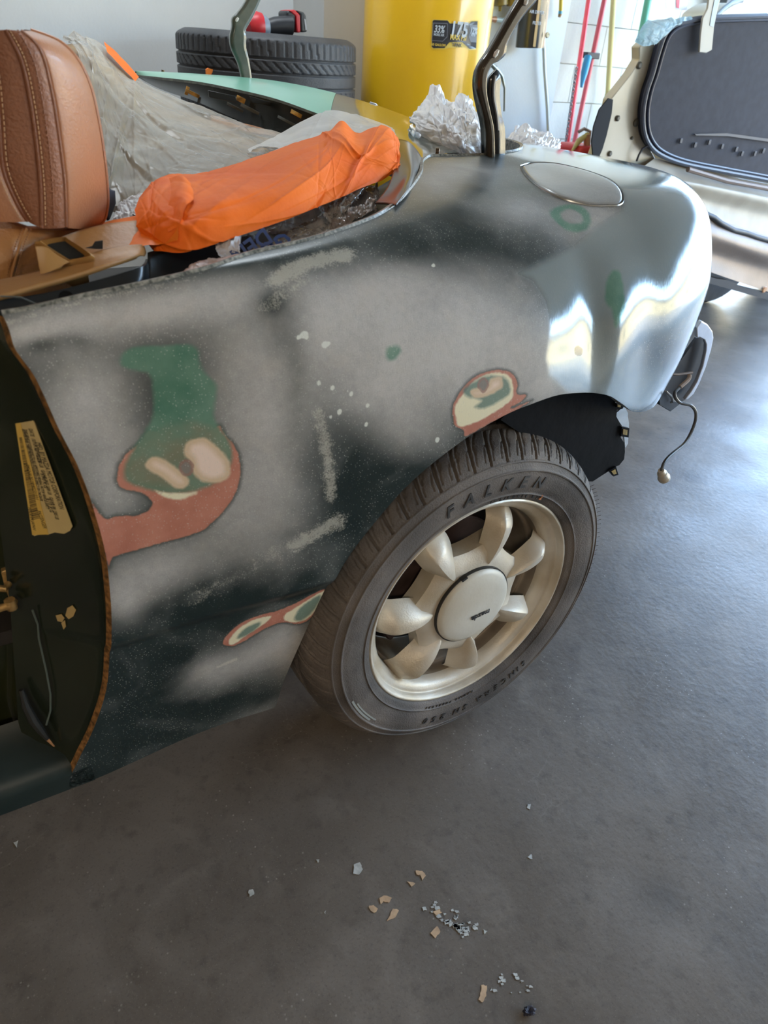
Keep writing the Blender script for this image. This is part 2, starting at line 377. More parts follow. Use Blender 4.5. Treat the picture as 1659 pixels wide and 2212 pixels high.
def surf(s,v):
    x,y,nx,ny=plan(s); d,z=section(s,v)
    # crease along the lower side
    c=sst(.012,-.012,z-(.415+.05*(s+.53)))
    c2=c*.010*sst(.2,0,s)
    d=d+c2
    # knocked-in areas near the tail
    def g(s0,v0,a,b,h): return h*np.exp(-((s-s0)/a)**2-((v-v0)/b)**2)
    d=d+g(.125,.73,.026,.12,.0045)-g(.178,.70,.034,.13,.0050)+g(.248,.67,.034,.13,.0065)+g(-.24,.50,.05,.1,.003)-g(.03,.70,.05,.10,.003)+g(.33,.55,.05,.05,.004)
    w=.75*sst(.72,.97,v)*sst(.15,.4,s)
    mx=nx*(1-w)-.12*w; my=ny*(1-w)+.99*w; k=np.hypot(mx,my)
    return np.stack([x+mx/k*d,y+my/k*d,z],-1)


NS, NV = 760, 260
# outline of the panel, read off the photograph and carried onto the surface
_S, _V = np.meshgrid(np.linspace(-.95, 1.0, 900), np.linspace(0, 1, 420), indexing='ij')
_P = surf(_S, _V); _X = proj(_P.reshape(-1, 3)).reshape(900, 420, 2)
_n = gnorm(_P); _vis = ((_P-CAM)*_n).sum(-1); _vis = _vis*np.sign(_vis[300, 200])
_X[_vis < 0] = 1e5
def sv(px, py):
    i = np.unravel_index(np.argmin((_X[..., 0]-px)**2+(_X[..., 1]-py)**2), _vis.shape); return _S[i], _V[i]
VLEN = np.concatenate([[0], np.cumsum(np.linalg.norm(np.diff(surf(np.full(400, .0), np.linspace(0, 1, 400)), axis=0), axis=1))])
VT = np.linspace(0, 1, 400)
def sw(px, py):
    a, b = sv(px, py); return np.array([a, np.interp(b, VT, VLEN)])      # both in metres along the sheet metal
_c = sv(591, 1529)
bot = [(-.95, .03), (-.62, .03), (_c[0]-.05, _c[1]+.0), (_c[0]-.01, _c[1]), _c]+[sv(*p) for p in [(612, 1476), (650, 1390), (700, 1275), (740, 1220), (800, 1140), (880, 1050), (960, 980), (1040, 925), (1130, 880), (1200, 855), (1270, 847), (1310, 852), (1345, 872), (1370, 889)]]
bot = [bot[0]]+[b for a, b in zip(bot, bot[1:]) if b[0] > a[0]+1e-3]
bs = [b[0] for b in bot]+[.30, .345, .40, .45, .6, 1.1]; bv = [b[1] for b in bot]+[.545, .535, .55, .60, .62, .62]
tops = [(-.95, .87), (-.70, .872)]+[sv(*p) for p in [(0, 680), (200, 640), (400, 595), (560, 545), (700, 510), (800, 475), (850, 445), (890, 410), (912, 370), (918, 347)]]
tsx = [t[0] for t in tops]+[.12, 1.1]; tvx = [t[1] for t in tops]+[1, 1]
def vmin(s): return cub(bs, bv, s)
def vmax(s): return cub(tsx, tvx, s)
door = [(20, 720), (30, 740), (80, 820), (130, 930), (170, 1010), (200, 1090), (225, 1190), (238, 1290), (240, 1400), (230, 1480), (205, 1570), (170, 1640)]
dd = sorted([sv(*p)[::-1] for p in door]); dv_ = [-.05, .06]+[d[0] for d in dd]+[.92, 1.05]; ds_ = [-.625, -.615]+[d[1] for d in dd]+[-.556, -.558]
dk = [0]
for i in range(1, len(dv_)):
    if dv_[i] > dv_[dk[-1]]+1e-4: dk.append(i)
dv_ = [dv_[i] for i in dk]; ds_ = [ds_[i] for i in dk]
def sleft(v): return cub(dv_, ds_, v)
SMAX = .93
A_, B_ = np.meshgrid(np.linspace(0, 1, NS), np.linspace(0, 1, NV), indexing='ij')
s0_ = -.56+A_*(SMAX+.56); s_ = s0_.copy(); v_ = B_
for it in range(40):
    v_ = vmin(s_)*(1-B_)+vmax(s_)*B_
    s_ = .5*s_+.5*(s0_+(sleft(v_)+.56)*np.clip(1-(s0_+.56)/.20, 0, 1)**1.3)
SG, VG = s_, v_
PG = surf(SG, VG); NG = gnorm(PG)
if NG[200, 120, 1] > 0: NG = -NG           # outward
WG = np.interp(VG, VT, VLEN)

car = empty('car', (0.0, .8, 0), 'dark green roadster body sanded in patches, with alloy wheel and boot lid removed', 'car')

# paint layers as signed distances (metres, positive inside), so the material can draw crisp edges
def inside_dist(poly, smooth=True):
    P = np.array([sw(*p) for p in poly])
    if smooth: P = catmull(np.vstack([P[-1], P, P[0], P[1]]), (len(P)+2)*4+1)[4:-4]
    lo = P.min(0)-.03; hi = P.max(0)+.03; m = (SG > lo[0]) & (SG < hi[0]) & (WG > lo[1]) & (WG < hi[1])
    q = np.stack([SG[m], WG[m]], -1); d = np.full(len(q), 9.); ins = np.zeros(len(q), bool)
    for a, b in zip(P, np.roll(P, -1, 0)):
        ab = b-a; t = np.clip(((q-a)@ab)/(ab@ab+1e-12), 0, 1); d = np.minimum(d, np.linalg.norm(q-a-t[:, None]*ab, axis=1))
        if abs(b[1]-a[1]) > 1e-9:
            c = (a[1] > q[:, 1]) != (b[1] > q[:, 1]); ins ^= c & (q[:, 0] < (b[0]-a[0])*(q[:, 1]-a[1])/(b[1]-a[1])+a[0])
    out = np.full(SG.shape, -.05); out[m] = np.where(ins, d, -d); return np.clip(out, -.05, .05)
def line_dist(pts):
    P = np.array([sw(*p) for p in pts]); q = np.stack([SG, WG], -1); d = np.full(SG.shape, 9.)
    for a, b in zip(P[:-1], P[1:]):
        ab = b-a; t = np.clip(((q-a)@ab)/(ab@ab+1e-12), 0, 1); d = np.minimum(d, np.linalg.norm(q-a-t[..., None]*ab, axis=-1))
    return d
def blob(px, py, rx, ry, ang=0., k=1.):
    """soft spot: radii in photograph pixels at that place"""
    c = sw(px, py); ca, sa = math.cos(math.radians(ang)), math.sin(math.radians(ang))
    u = sw(px+ca*rx, py+sa*rx)-c; w = sw(px-sa*ry, py+ca*ry)-c
    Mi = np.linalg.inv(np.array([u, w]).T+np.eye(2)*1e-9); q = np.stack([SG-c[0], WG-c[1]], -1)@Mi.T
    return k*np.exp(-(q**2).sum(-1))
mx = np.maximum
green = inside_dist([(262, 772), (290, 750), (350, 746), (405, 745), (426, 755), (430, 790), (452, 812), (469, 838), (462, 890), (470, 918), (500, 960), (500, 1000), (470, 1040), (400, 1066), (330, 1058), (275, 1040), (268, 1010), (290, 970), (322, 925), (330, 880), (326, 812), (300, 800), (268, 795)])
olive = inside_dist([(330, 930), (400, 905), (470, 925), (500, 960), (500, 1010), (470, 1045), (400, 1066), (330, 1056), (272, 1040), (266, 1010), (290, 975)])
for e in ([(832, 768), (838, 752), (858, 745), (866, 758), (858, 774), (842, 778)], [(1310, 610), (1322, 586), (1338, 590), (1348, 630), (1348, 665), (1338, 700), (1330, 705), (1322, 670), (1308, 650)]):
    green = mx(green, inside_dist(e))
ring = inside_dist([(1188, 462), (1205, 447), (1240, 442), (1268, 455), (1276, 478), (1262, 497), (1232, 498), (1205, 485)])
ringc = inside_dist([(1212, 458), (1232, 452), (1254, 462), (1256, 480), (1232, 484), (1214, 474)])
green = mx(green, np.minimum(ring, -ringc))
red = inside_dist([(330, 925), (300, 955), (265, 985), (247, 1032), (262, 1056), (300, 1066), (322, 1078), (324, 1095), (300, 1110), (250, 1112), (226, 1120), (196, 1082), (205, 1130), (220, 1180), (236, 1228), (246, 1205), (290, 1190), (350, 1175), (430, 1150), (475, 1115), (508, 1068), (520, 1015), (512, 970), (485, 935), (470, 920), (400, 960)])
red = mx(red, inside_dist([(978, 912), (977, 880), (990, 850), (1022, 815), (1068, 797), (1104, 805), (1118, 828), (1117, 848), (1138, 852), (1128, 866), (1104, 880), (1150, 862), (1120, 886), (1050, 920), (1005, 945), (1000, 930), (985, 922)]))
red = mx(red, inside_dist([(480, 1390), (495, 1365), (520, 1345), (560, 1328), (600, 1318), (640, 1300), (702, 1270), (694, 1300), (672, 1338), (640, 1350), (610, 1345), (570, 1360), (530, 1385), (500, 1397)]))
cream = inside_dist([(335, 1060), (360, 1066), (400, 1066), (428, 1062), (405, 1076), (380, 1080), (358, 1074)])
cream = mx(cream, inside_dist([(985, 905), (984, 880), (1000, 850), (1030, 820), (1070, 805), (1100, 815), (1108, 845), (1098, 870), (1050, 900), (1010, 920), (992, 918)]))
cream = mx(cream, inside_dist([(492, 1388), (510, 1362), (545, 1340), (585, 1330), (570, 1348), (530, 1375), (505, 1392)]))
cream = mx(cream, inside_dist([(612, 1330), (640, 1312), (700, 1276), (692, 1300), (668, 1334), (638, 1344), (618, 1342)]))
teal = inside_dist([(1002, 845), (1015, 828), (1050, 812), (1085, 812), (1100, 830), (1098, 852), (1070, 870), (1045, 882), (1025, 880), (1040, 866), (1010, 858)])
teal = mx(teal, inside_dist([(510, 1380), (530, 1358), (560, 1344), (560, 1352), (535, 1372)]))
teal = mx(teal, inside_dist([(636, 1336), (650, 1312), (690, 1284), (690, 1300), (672, 1325), (650, 1340)]))
pink = inside_dist([(399, 962), (418, 948), (440, 946), (462, 960), (494, 990), (498, 1028), (474, 1043), (440, 1040), (420, 1022), (410, 995), (398, 985)])
pink = mx(pink, inside_dist([(316, 1000), (330, 988), (352, 990), (386, 1014), (408, 1036), (402, 1052), (382, 1052), (350, 1030), (322, 1016)]))
pink = mx(pink, inside_dist([(1018, 846), (1030, 838), (1050, 836), (1062, 818), (1084, 815), (1086, 836), (1062, 850), (1040, 858), (1022, 858)]))
spot = inside_dist([(392, 1008), (402, 999), (412, 1006), (410, 1018), (398, 1020)], True)
spot = mx(spot, inside_dist([(1036, 830), (1044, 822), (1052, 832), (1044, 842)]))
haze = np.zeros(SG.shape)
for b in [(150, 700, 150, 45, -12, .9), (330, 670, 170, 45, -14, .95), (480, 650, 110, 55, -12, .85), (60, 720, 60, 22, -12, .7), (180, 880, 100, 160, 25, .8), (240, 1020, 70, 120, 0, .75), (560, 820, 100, 190, 0, .80), (600, 960, 85, 190, 0, .7), (540, 1120, 110, 110, 0, .62),
          (350, 1230, 130, 50, -20, .85), (270, 1290, 45, 50, 0, .8), (820, 640, 190, 90, 0, .95), (720, 700, 90, 110, 0, .85), (900, 740, 130, 130, 0, .95), (800, 830, 110, 90, 0, .8), (1000, 760, 120, 110, 0, .85),
          (1110, 780, 130, 100, 0, .85), (1060, 640, 110, 80, 0, .45), (870, 910, 80, 60, 30, .65), (1200, 830, 90, 45, -10, .6), (520, 1430, 120, 35, -25, .8), (450, 1440, 40, 20, -20, .5), (620, 1400, 60, 60, -30, .8),
          (1000, 370, 120, 35, 0, .5), (1120, 450, 90, 50, 0, .6), (1280, 480, 90, 60, 0, .8), (930, 400, 60, 40, 0, .35), (560, 1540, 90, 20, -25, .3)]:
    haze = 1-(1-haze)*(1-np.clip(blob(*b), 0, 1))
for b in [(90, 745, 45, 22, -10, .85), (165, 735, 40, 18, 0, .5), (590, 655, 30, 30, -40, .9), (600, 720, 35, 70, 0, .3), (690, 1010, 60, 110, 0, .6), (640, 790, 25, 120, 0, .35), (430, 1270, 80, 14, -22, .7), (1000, 520, 150, 35, -3, .8), (850, 545, 60, 20, 0, .5), (760, 960, 50, 60, 0, .4)]:
    haze = haze*(1-np.clip(blob(*b), 0, 1))
tail = sst(.12, .26, SG)*sst(.60, .70, VG)
gl_ = inside_dist([(1116, 592), (1150, 606), (1178, 650), (1190, 710), (1178, 770), (1185, 812), (1225, 848), (1290, 850), (1350, 880), (1380, 886), (1440, 845), (1485, 765), (1505, 720), (1528, 620), (1534, 540), (1528, 470), (1500, 412), (1450, 372), (1400, 358), (1310, 356), (1300, 376), (1345, 420), (1340, 452), (1290, 480), (1240, 530), (1180, 560)], False)
gloss = mx(sst(-.004, .004, gl_), sst(.30, .36, SG))
haze = haze*(1-.0*gloss)
bare = np.clip(mx(sst(.30, .36, SG), sst(-.006, .010, gl_))*(1-blob(1440, 760, 60, 60, 0, .9)), 0, 1)
chalk = np.zeros(SG.shape)
for pts, w, k in [([(598, 606), (650, 572), (700, 556), (742, 552)], .010, .95), ([(583, 662), (600, 640), (650, 610)], .008, .6), ([(685, 890), (702, 950), (712, 1010), (716, 1075)], .005, .75), ([(726, 1132), (690, 1146), (640, 1176)], .008, .85), ([(640, 1176), (560, 1215), (480, 1262), (430, 1290)], .010, .45), ([(20, 695), (200, 645), (420, 600)], .004, .55), ([(1040, 930), (960, 985), (900, 1040)], .004, .45), ([(470, 1440), (510, 1425)], .002, .9)]:
    chalk = mx(chalk, k*np.exp(-(line_dist(pts)/(w*2.2))**2))
chips = np.full(SG.shape, -.05)
for (px, py, r) in [(655, 722, 7), (645, 730, 4), (664, 730, 4), (700, 745, 6), (708, 744, 4), (690, 826, 4), (718, 838, 4), (758, 852, 4), (795, 877, 4), (733, 890, 5), (714, 900, 3), (792, 918, 4), (936, 573, 4), (944, 950, 5), (1250, 755, 0), (750, 845, 2), (1040, 830, 0)]:
    if r: c = sw(px, py); chips = mx(chips, r*.00075-np.hypot((SG-c[0])*1.2, WG-c[1]))
black = np.full(SG.shape, -.05); black = mx(black, inside_dist([(1240, 752), (1250, 746), (1258, 756), (1256, 766), (1244, 768)]))

def body_paint():
    M = bpy.data.materials.new('sanded_green_paint'); M.use_nodes = True; t = M.node_tree; n = t.nodes; L = t.links; b = n['Principled BSDF']
    tc = n.new('ShaderNodeTexCoord')
    def nz(scale, det=4, dist=0.):
        a = n.new('ShaderNodeTexNoise'); a.inputs['Scale'].default_value = scale; a.inputs['Detail'].default_value = det; a.inputs['Distortion'].default_value = dist
        L.new(tc.outputs['Object'], a.inputs['Vector']); return a.outputs[0]
    def mth(op, a, c, d=None):
        q = n.new('ShaderNodeMath'); q.operation = op
        for k, v in enumerate((a, c) if d is None else (a, c, d)):
            if isinstance(v, (int, float)): q.inputs[k].default_value = v
            else: L.new(v, q.inputs[k])
        return q.outputs[0]
    def ramp(src, lo, hi, a=0., c=1.):
        q = n.new('ShaderNodeMapRange'); q.inputs[1].default_value = lo; q.inputs[2].default_value = hi; q.inputs[3].default_value = a; q.inputs[4].default_value = c
        L.new(src, q.inputs[0]); return q.outputs[0]
    def attr(k):
        a = n.new('ShaderNodeAttribute'); a.attribute_name = k; return a.outputs['Fac']
    def mix(f, a, c):
        q = n.new('ShaderNodeMix'); q.data_type = 'RGBA'
        if isinstance(f, (int, float)): q.inputs[0].default_value = f
        else: L.new(f, q.inputs[0])
        for k, v in ((6, a), (7, c)):
            if isinstance(v, tuple): q.inputs[k].default_value = (*v, 1)
            else: L.new(v, q.inputs[k])
        return q.outputs[2]
    fine = nz(900, 2); mid = nz(120, 4); big = nz(14, 5, .5); wob = mth('MULTIPLY', mth('SUBTRACT', nz(160, 4), .5), .0035)
    def edge(k, soft=.0008, off=0.): return ramp(mth('ADD', attr(k), wob), off-soft, off+soft)
    hz = mth('ADD', attr('haze'), mth('MULTIPLY', mth('SUBTRACT', big, .5), .5))
    hz = mth('MULTIPLY', hz, mth('ADD', .55, mth('MULTIPLY', mth('ADD', mth('MULTIPLY', fine, .6), mth('MULTIPLY', mid, .4)), .9)))
    base = mix(ramp(big, .35, .7), (.010, .020, .021), (.020, .033, .034))
    c = mix(ramp(hz, .02, 1.0), base, (.44, .438, .43))
    c = mix(mth('MULTIPLY', ramp(nz(26, 4, .8), .5, .75), mth('MULTIPLY', attr('haze'), .30)), c, (.46, .42, .36))
    c = mix(mth('MULTIPLY', attr('bare'), .8), c, (.26, .32, .34))
    def over(c, k, col, soft=.0008, off=0., amt=1.):
        return mix(mth('MULTIPLY', edge(k, soft, off), amt), c, col)
    dk = mth('MULTIPLY', edge('red', .0022, -.0015), 1.0); c = mix(mth('MULTIPLY', dk, .85), c, (.045, .060, .055))
    c = mix(edge('red', .0008, .0012), c, mix(ramp(nz(40, 4), .3, .7), (.38, .145, .10), (.48, .21, .15)))
    gcol = mix(ramp(nz(35, 4), .3, .75), (.05, .17, .115), (.13, .26, .19))
    c = mix(mth('MULTIPLY', edge('green', .0025), .88), c, gcol)
    c = mix(mth('MULTIPLY', edge('olive', .006, .004), .75), c, mix(ramp(nz(30, 3), .4, .6), (.19, .18, .12), (.15, .22, .16)))
    c = over(c, 'cream', (.72, .69, .50), .0012)
    c = over(c, 'teal', (.07, .16, .14), .0022, 0., .85)
    c = over(c, 'pink', (.58, .45, .31), .0015)
    c = over(c, 'pink', (.74, .60, .52), .003, .0065)
    c = over(c, 'spot', (.26, .14, .12), .0006, -.0035, .8); c = over(c, 'spot', (.20, .19, .17), .0006, -.0005, .9)
    c = over(c, 'black', (.02, .03, .035))
    cn = mth('ADD', mth('MULTIPLY', nz(650, 3), .75), mth('MULTIPLY', nz(70, 5, 1.2), .55))
    ch = ramp(mth('SUBTRACT', mth('ADD', mth('MULTIPLY', attr('chalk'), .62), cn), .93), 0.0, .22)
    c = mix(mth('MULTIPLY', ch, .5), c, (.58, .57, .50))
    c = over(c, 'chips', (.62, .66, .62), .0004)
    # sanding dust: fine pale specks everywhere
    v = n.new('ShaderNodeTexVoronoi'); v.inputs['Scale'].default_value = 330; L.new(tc.outputs['Object'], v.inputs['Vector'])
    sel = ramp(mth('ADD', big, mth('MULTIPLY', attr('haze'), .08)), .32, .58); sp = mth('MULTIPLY', ramp(v.outputs[0], .20, .10), mth('MULTIPLY', sel, mth('SUBTRACT', 1.0, mth('MULTIPLY', attr('bare'), .8))))
    c = mix(mth('MULTIPLY', sp, .85), c, (.50, .52, .48))
    L.new(c, b.inputs['Base Color'])
    r0 = ramp(hz, .0, .9, .30, .55)
    g = mth('MULTIPLY', attr('gloss'), ramp(big, .2, .8, .75, 1.0))
    rr = mth('ADD', mth('MULTIPLY', r0, mth('SUBTRACT', 1.0, g)), mth('MULTIPLY', g, .12)); L.new(rr, b.inputs['Roughness'])
    L.new(mth('MULTIPLY', attr('bare'), .22), b.inputs['Metallic']); L.new(mth('MULTIPLY', attr('gloss'), .75), b.inputs['Coat Weight']); b.inputs['Coat Roughness'].default_value = .10
    bp = n.new('ShaderNodeBump'); bp.inputs['Strength'].default_value = .10; bp.inputs['Distance'].default_value = .0012
    # stretched grain = sanding scratches
    mp = n.new('ShaderNodeMapping'); mp.inputs['Rotation'].default_value = (.3, .5, .4); mp.inputs['Scale'].default_value = (700, 60, 160); L.new(tc.outputs['Object'], mp.inputs['Vector'])
    sc = n.new('ShaderNodeTexNoise'); sc.inputs['Scale'].default_value = 1; sc.inputs['Detail'].default_value = 2; L.new(mp.outputs[0], sc.inputs['Vector'])
    L.new(mth('ADD', mid, sc.outputs[0]), bp.inputs['Height']); L.new(bp.outputs[0], b.inputs['Normal'])
    return M
paint = body_paint()
o = MB().grid(PG).build('quarter_panel', paint, car, smooth=True, auto=False)
for k, a in dict(haze=haze, gloss=gloss, bare=bare, red=red, green=green, olive=olive, cream=cream, teal=teal, pink=pink, spot=spot, chalk=chalk, chips=chips, black=black).items():
    q = o.data.attributes.new(k, 'FLOAT', 'POINT'); q.data.foreach_set('value', a.astype(np.float32).ravel())
# turned-in edges of the sheet metal
edge_m = mat('dusty_edge_paint', (.05, .06, .055), .4, var=.5, vscale=220, col2=(.30, .30, .27), vdetail=2)
inner_m = mat('inner_black_paint', (.008, .011, .012), .35, var=.4, vscale=12)
def strip(L0, offs):
    return np.stack([L0]+[L0+o_ for o_ in offs], 1)
botl = PG[:, 0]; MB().grid(strip(botl, [-NG[:, 0]*.004+np.array([0, 0, .0]), -NG[:, 0]*.022+np.array([0, 0, .004])])).build('arch_lip', edge_m, car, smooth=True)
topl = PG[:, -1][:600]
MB().grid(strip(topl, [np.stack([-.0*topl[:, 0], .0*topl[:, 0]+.002, topl[:, 0]*0+.003], -1), -NG[:600, -1]*.0+np.array([.0, .010, .001])*np.array([1, 1, 1]), np.array([0, .012, -.05])])).build('opening_lip', edge_m, car, smooth=True)
rearl = PG[-1]; MB().grid(strip(rearl, [np.array([-.01, .03, 0])])).build('rear_edge', inner_m, car)

# fuel door: a disc following the fender top, with its seam
fc = sw(1236, 397)
e0 = [sv(*p) for p in [(1128, 362), (1150, 354), (1200, 355), (1260, 368), (1310, 388), (1338, 412), (1340, 436), (1310, 443), (1260, 440), (1200, 422), (1155, 395)]]
E0 = catmull(np.array([surf(np.array(a), np.array(b)) for a, b in e0+e0[:3]]), 14*12+1)[12:12*12]
cen = E0.mean(0); nrm = Vector(np.cross(E0[20]-cen, E0[60]-cen)).normalized(); nrm = np.array(nrm)*(1 if nrm.z > 0 else -1)
def on_surf(Q):
    out = []
    for q in Q:
        d = np.linalg.norm(PG[::2, ::2]-q, axis=-1); i = np.unravel_index(np.argmin(d), d.shape); p = PG[::2, ::2][i]; nn = NG[::2, ::2][i]; out.append(q-nn*((q-p)@nn))
    return np.array(out)
R = []
for k in (0, .3, .6, .85, .95, .985, 1.0):
    q = on_surf(cen+(E0-cen)*k); hgt = .0022 if k < .97 else (.0015 if k < .99 else -.002)
    R.append(q+nrm*hgt)
lid = MB(); G = np.array(R); G = np.concatenate([G, G[:, :1]], 1); lid.grid(G)
lido = lid.build('fuel_door', paint, car, smooth=True, auto=False)
for k, val in dict(haze=.75, gloss=.55, bare=.35, red=-.05, green=-.05, olive=-.05, cream=-.05, teal=-.05, pink=-.05, spot=-.05, chalk=0., chips=-.05, black=-.05).items():
    q = lido.data.attributes.new(k, 'FLOAT', 'POINT'); q.data.foreach_set('value', np.full(len(lido.data.vertices), val, np.float32))
q0 = on_surf(cen+(E0-cen)*1.0); q1 = on_surf(cen+(E0-cen)*1.035); q2 = on_surf(cen+(E0-cen)*1.05)
G = np.stack([q0+nrm*.0005, (q0+q1)/2+nrm*.0004, q1+nrm*.0006]); G = np.concatenate([G, G[:, :1]], 1)
MB().grid(G).build('fuel_door_seam', mat('seam_black', (.008, .009, .009), .4), car, smooth=True)
G = np.stack([q1+nrm*.0006, (q1+q2)/2+nrm*.0018, q2+nrm*.0002]); G = np.concatenate([G, G[:, :1]], 1)
MB().grid(G).build('fuel_door_rim', mat('bare_metal_rim', (.40, .42, .42), .25, metal=.6), car, smooth=True)

# door jamb and sill
jm = mat('jamb_green', (.012, .018, .012), .22, var=.3, vscale=7, col2=(.022, .030, .018), coat=.4, bump=.03, bscale=12)
jdg = mat('jamb_edge_ochre', (.22, .11, .035), .45, var=.6, vscale=160, bump=.2, bscale=200)
nv = 80; vv = np.linspace(float(vmin(np.array(-.6))), .872, nv); ed = surf(sleft(vv), vv)
def inset(dx, dy, dz=0): return ed+np.array([dx, dy, dz])
zt = (ed[:, 2]-.2)/.65
rows = [ed, ed+np.array([-.002, .004, 0]), np.stack([ed[:, 0]-.012, ed[:, 1]+.020, ed[:, 2]], -1), np.stack([ed[:, 0]*0+np.interp(ed[:, 2], [.1, .25, .45, .60, .75, .85], [-.66, -.655, -.620, -.600, -.582, -.575]), ed[:, 1]*0+np.interp(ed[:, 2], [.1, .3, .5, .85], [.11, .10, .10, .12]), ed[:, 2]], -1)]
rim_ = np.stack(rows[:2]+[(rows[1]*.75+rows[2]*.25)], 1)
MB().grid(rim_).build('jamb_edge', jdg, car, smooth=True)
JG = catmull(np.stack([rim_[:, -1], rows[2], (rows[2]+rows[3])/2+np.array([.003, .0, 0]), rows[3]]), 24)
MB().grid(JG).build('door_jamb', jm, car, smooth=True)
j2 = np.stack([rows[3], rows[3]+np.array([-.004, .012, 0]), rows[3]+np.array([-.006, .035, 0]), rows[3]+np.array([-.03, .06, 0]), rows[3]+np.array([-.16, .075, .0]), rows[3]+np.array([-.4, .08, 0])])
j2[1:, :, 0] += .012*np.sin((ed[:, 2]-.2)*5)[None]
MB().grid(catmull(j2, 30)).build('inner_pillar', mat('pillar_green', (.030, .034, .010), .25, col2=(.012, .02, .014), vscale=3.5, coat=.5), car, smooth=True)
# rocker sill that runs forward under the door opening
ss = np.linspace(-1.05, -.585, 90); SLG = []
for s0 in ss:
    base = surf(np.full(8, s0), np.linspace(.03, .085, 8))
    last = base[-1]; SLG.append(np.vstack([base, [last+np.array([0, .006, .010])], [last+np.array([0, .018, .018])], [last+np.array([0, .05, .024])], [last+np.array([0, .075, .05])]]))
sill = MB().grid(np.array(SLG)).build('sill', mat('sill_green', (.008, .018, .018), .42, col2=(.020, .030, .029), vscale=9, spec=.3, bump=.03, bscale=30), car, smooth=True, auto=False)
MB().grid(np.stack([surf(ss, np.full(90, .03)), surf(ss, np.full(90, .03))+np.array([0, .12, .02])])).build('floor_pan', inner_m, car)

# certification sticker on the jamb
def jam(px, py, lift=.0012):
    """point on the jamb under a pixel of the photograph"""
    Xj = proj(JG.reshape(-1, 3)); i = np.argmin(((Xj-np.array([px, py]))**2).sum(1)); p = JG.reshape(-1, 3)[i]
    nn = gnorm(JG).reshape(-1, 3)[i]; nn = nn*(-1 if (nn@(p-CAM)) > 0 else 1)
    d = ray(px, py); q = CAM+d*(((p-CAM)@nn)/(d@nn)); return q+nn*lift, nn
pts = [(36, 914), (73, 908), (76, 912), (158, 1136), (152, 1146), (140, 1152), (120, 1149), (105, 1154), (90, 1152), (76, 1157), (71, 1153)]
J = [jam(*p) for p in pts]; jn = np.mean([a[1] for a in J], 0); jn /= np.linalg.norm(jn)
# lay it in the best-fitting plane of the jamb face
ctr = np.mean([a[0] for a in J], 0)
def jp(px, py, lift=.0):
    d = ray(px, py); return CAM+d*(((ctr-CAM)@jn)/(d@jn))+jn*(.0006+lift)
stm = mat('sticker_paper', (.62, .50, .24), .5, var=.05, vscale=30)
stk = MB().prism([jp(*p) for p in pts], jn*.0005).build('sticker', stm, car, label='yellowed paper label with barcode and typed lines')
MB().prism([jp(36, 914, .0008), jp(47, 912, .0008), jp(107, 1153, .0008), jp(72, 1154, .0008)], jn*.0002).build('sticker_band', mat('sticker_yellow', (.72, .50, .12), .5), stk)
ink = mat('print_ink', (.03, .025, .02), .6)
bars = MB(); rnd = random.Random(5); t0 = 0.
while t0 < 1:
    w = rnd.choice([.004, .006, .010]); a = np.array([44.5, 944])*(1-t0)+np.array([72, 1122])*t0; b = np.array([50, 943])*(1-t0)+np.array([88, 1118])*t0
    a2 = a+(np.array([72, 1122])-np.array([44.5, 944]))*w; b2 = b+(np.array([88, 1118])-np.array([50, 943]))*w
    bars.prism([jp(*a, .0011), jp(*b, .0011), jp(*b2, .0011), jp(*a2, .0011)], jn*.0001); t0 += w+rnd.choice([.004, .006, .009])
bars.build('barcode', ink, stk)
def jline(body, a, b, hgt):
    A = jp(*a, .0011); B = jp(*b, .0011); x = B-A; Ln = np.linalg.norm(x)
    up = np.cross(jn, x); M = frame(tuple((A+B)/2), tuple(x), tuple(up))
    o_ = text('lettering', body, hgt, M, ink, stk, .0001)
    cl = Vector(car.location); Mi = M.inverted(); xs_ = [(Mi @ (v.co+cl)).x for v in o_.data.vertices]
    R_ = M.copy(); R_.translation -= cl
    o_.data.transform(R_ @ Matrix.Diagonal((Ln/(max(xs_)-min(xs_)), 1, 1, 1)) @ R_.inverted())
    return o_
jline('MFD. BY MAZDA MOTOR CORPORATION', (85, 955), (136, 1098), .0095)
jline('DATE  10/91   GVWR 2700 LB   GAWR FRT 1300 LB   GAWR RR 1305 LB', (68, 925), (126, 1120), .007)
jline('KG 1225        590 KG        610 KG', (79, 960), (114, 1105), .007)
jline('THIS VEHICLE CONFORMS TO ALL APPLICABLE FEDERAL MOTOR VEHICLE SAFETY', (57, 926), (106, 1098), .0055)
jline('BUMPER AND THEFT PREVENTION STANDARDS IN EFFECT ON THE DATE', (53, 926), (92, 1080), .0052)
jline('JM1NA3519M0231031', (61, 1002), (82, 1078), .0075)
jline('PASSENGER', (86, 1102), (100, 1140), .0075)
jline('MADE IN JAPAN', (66, 1095), (77, 1143), .006)
MB().prism([jp(6, 960, -.01), jp(14, 975, -.01), jp(16, 1080, -.01), jp(20, 1120, -.01), jp(17, 1192, -.01), jp(11, 1180, -.01), jp(10, 1080, -.01)], jn*.001).build('reflection_sliver', mat('sliver_olive', (.30, .28, .03), .3), car)  # yellow-green reflection by the jamb, painted as a thin strip
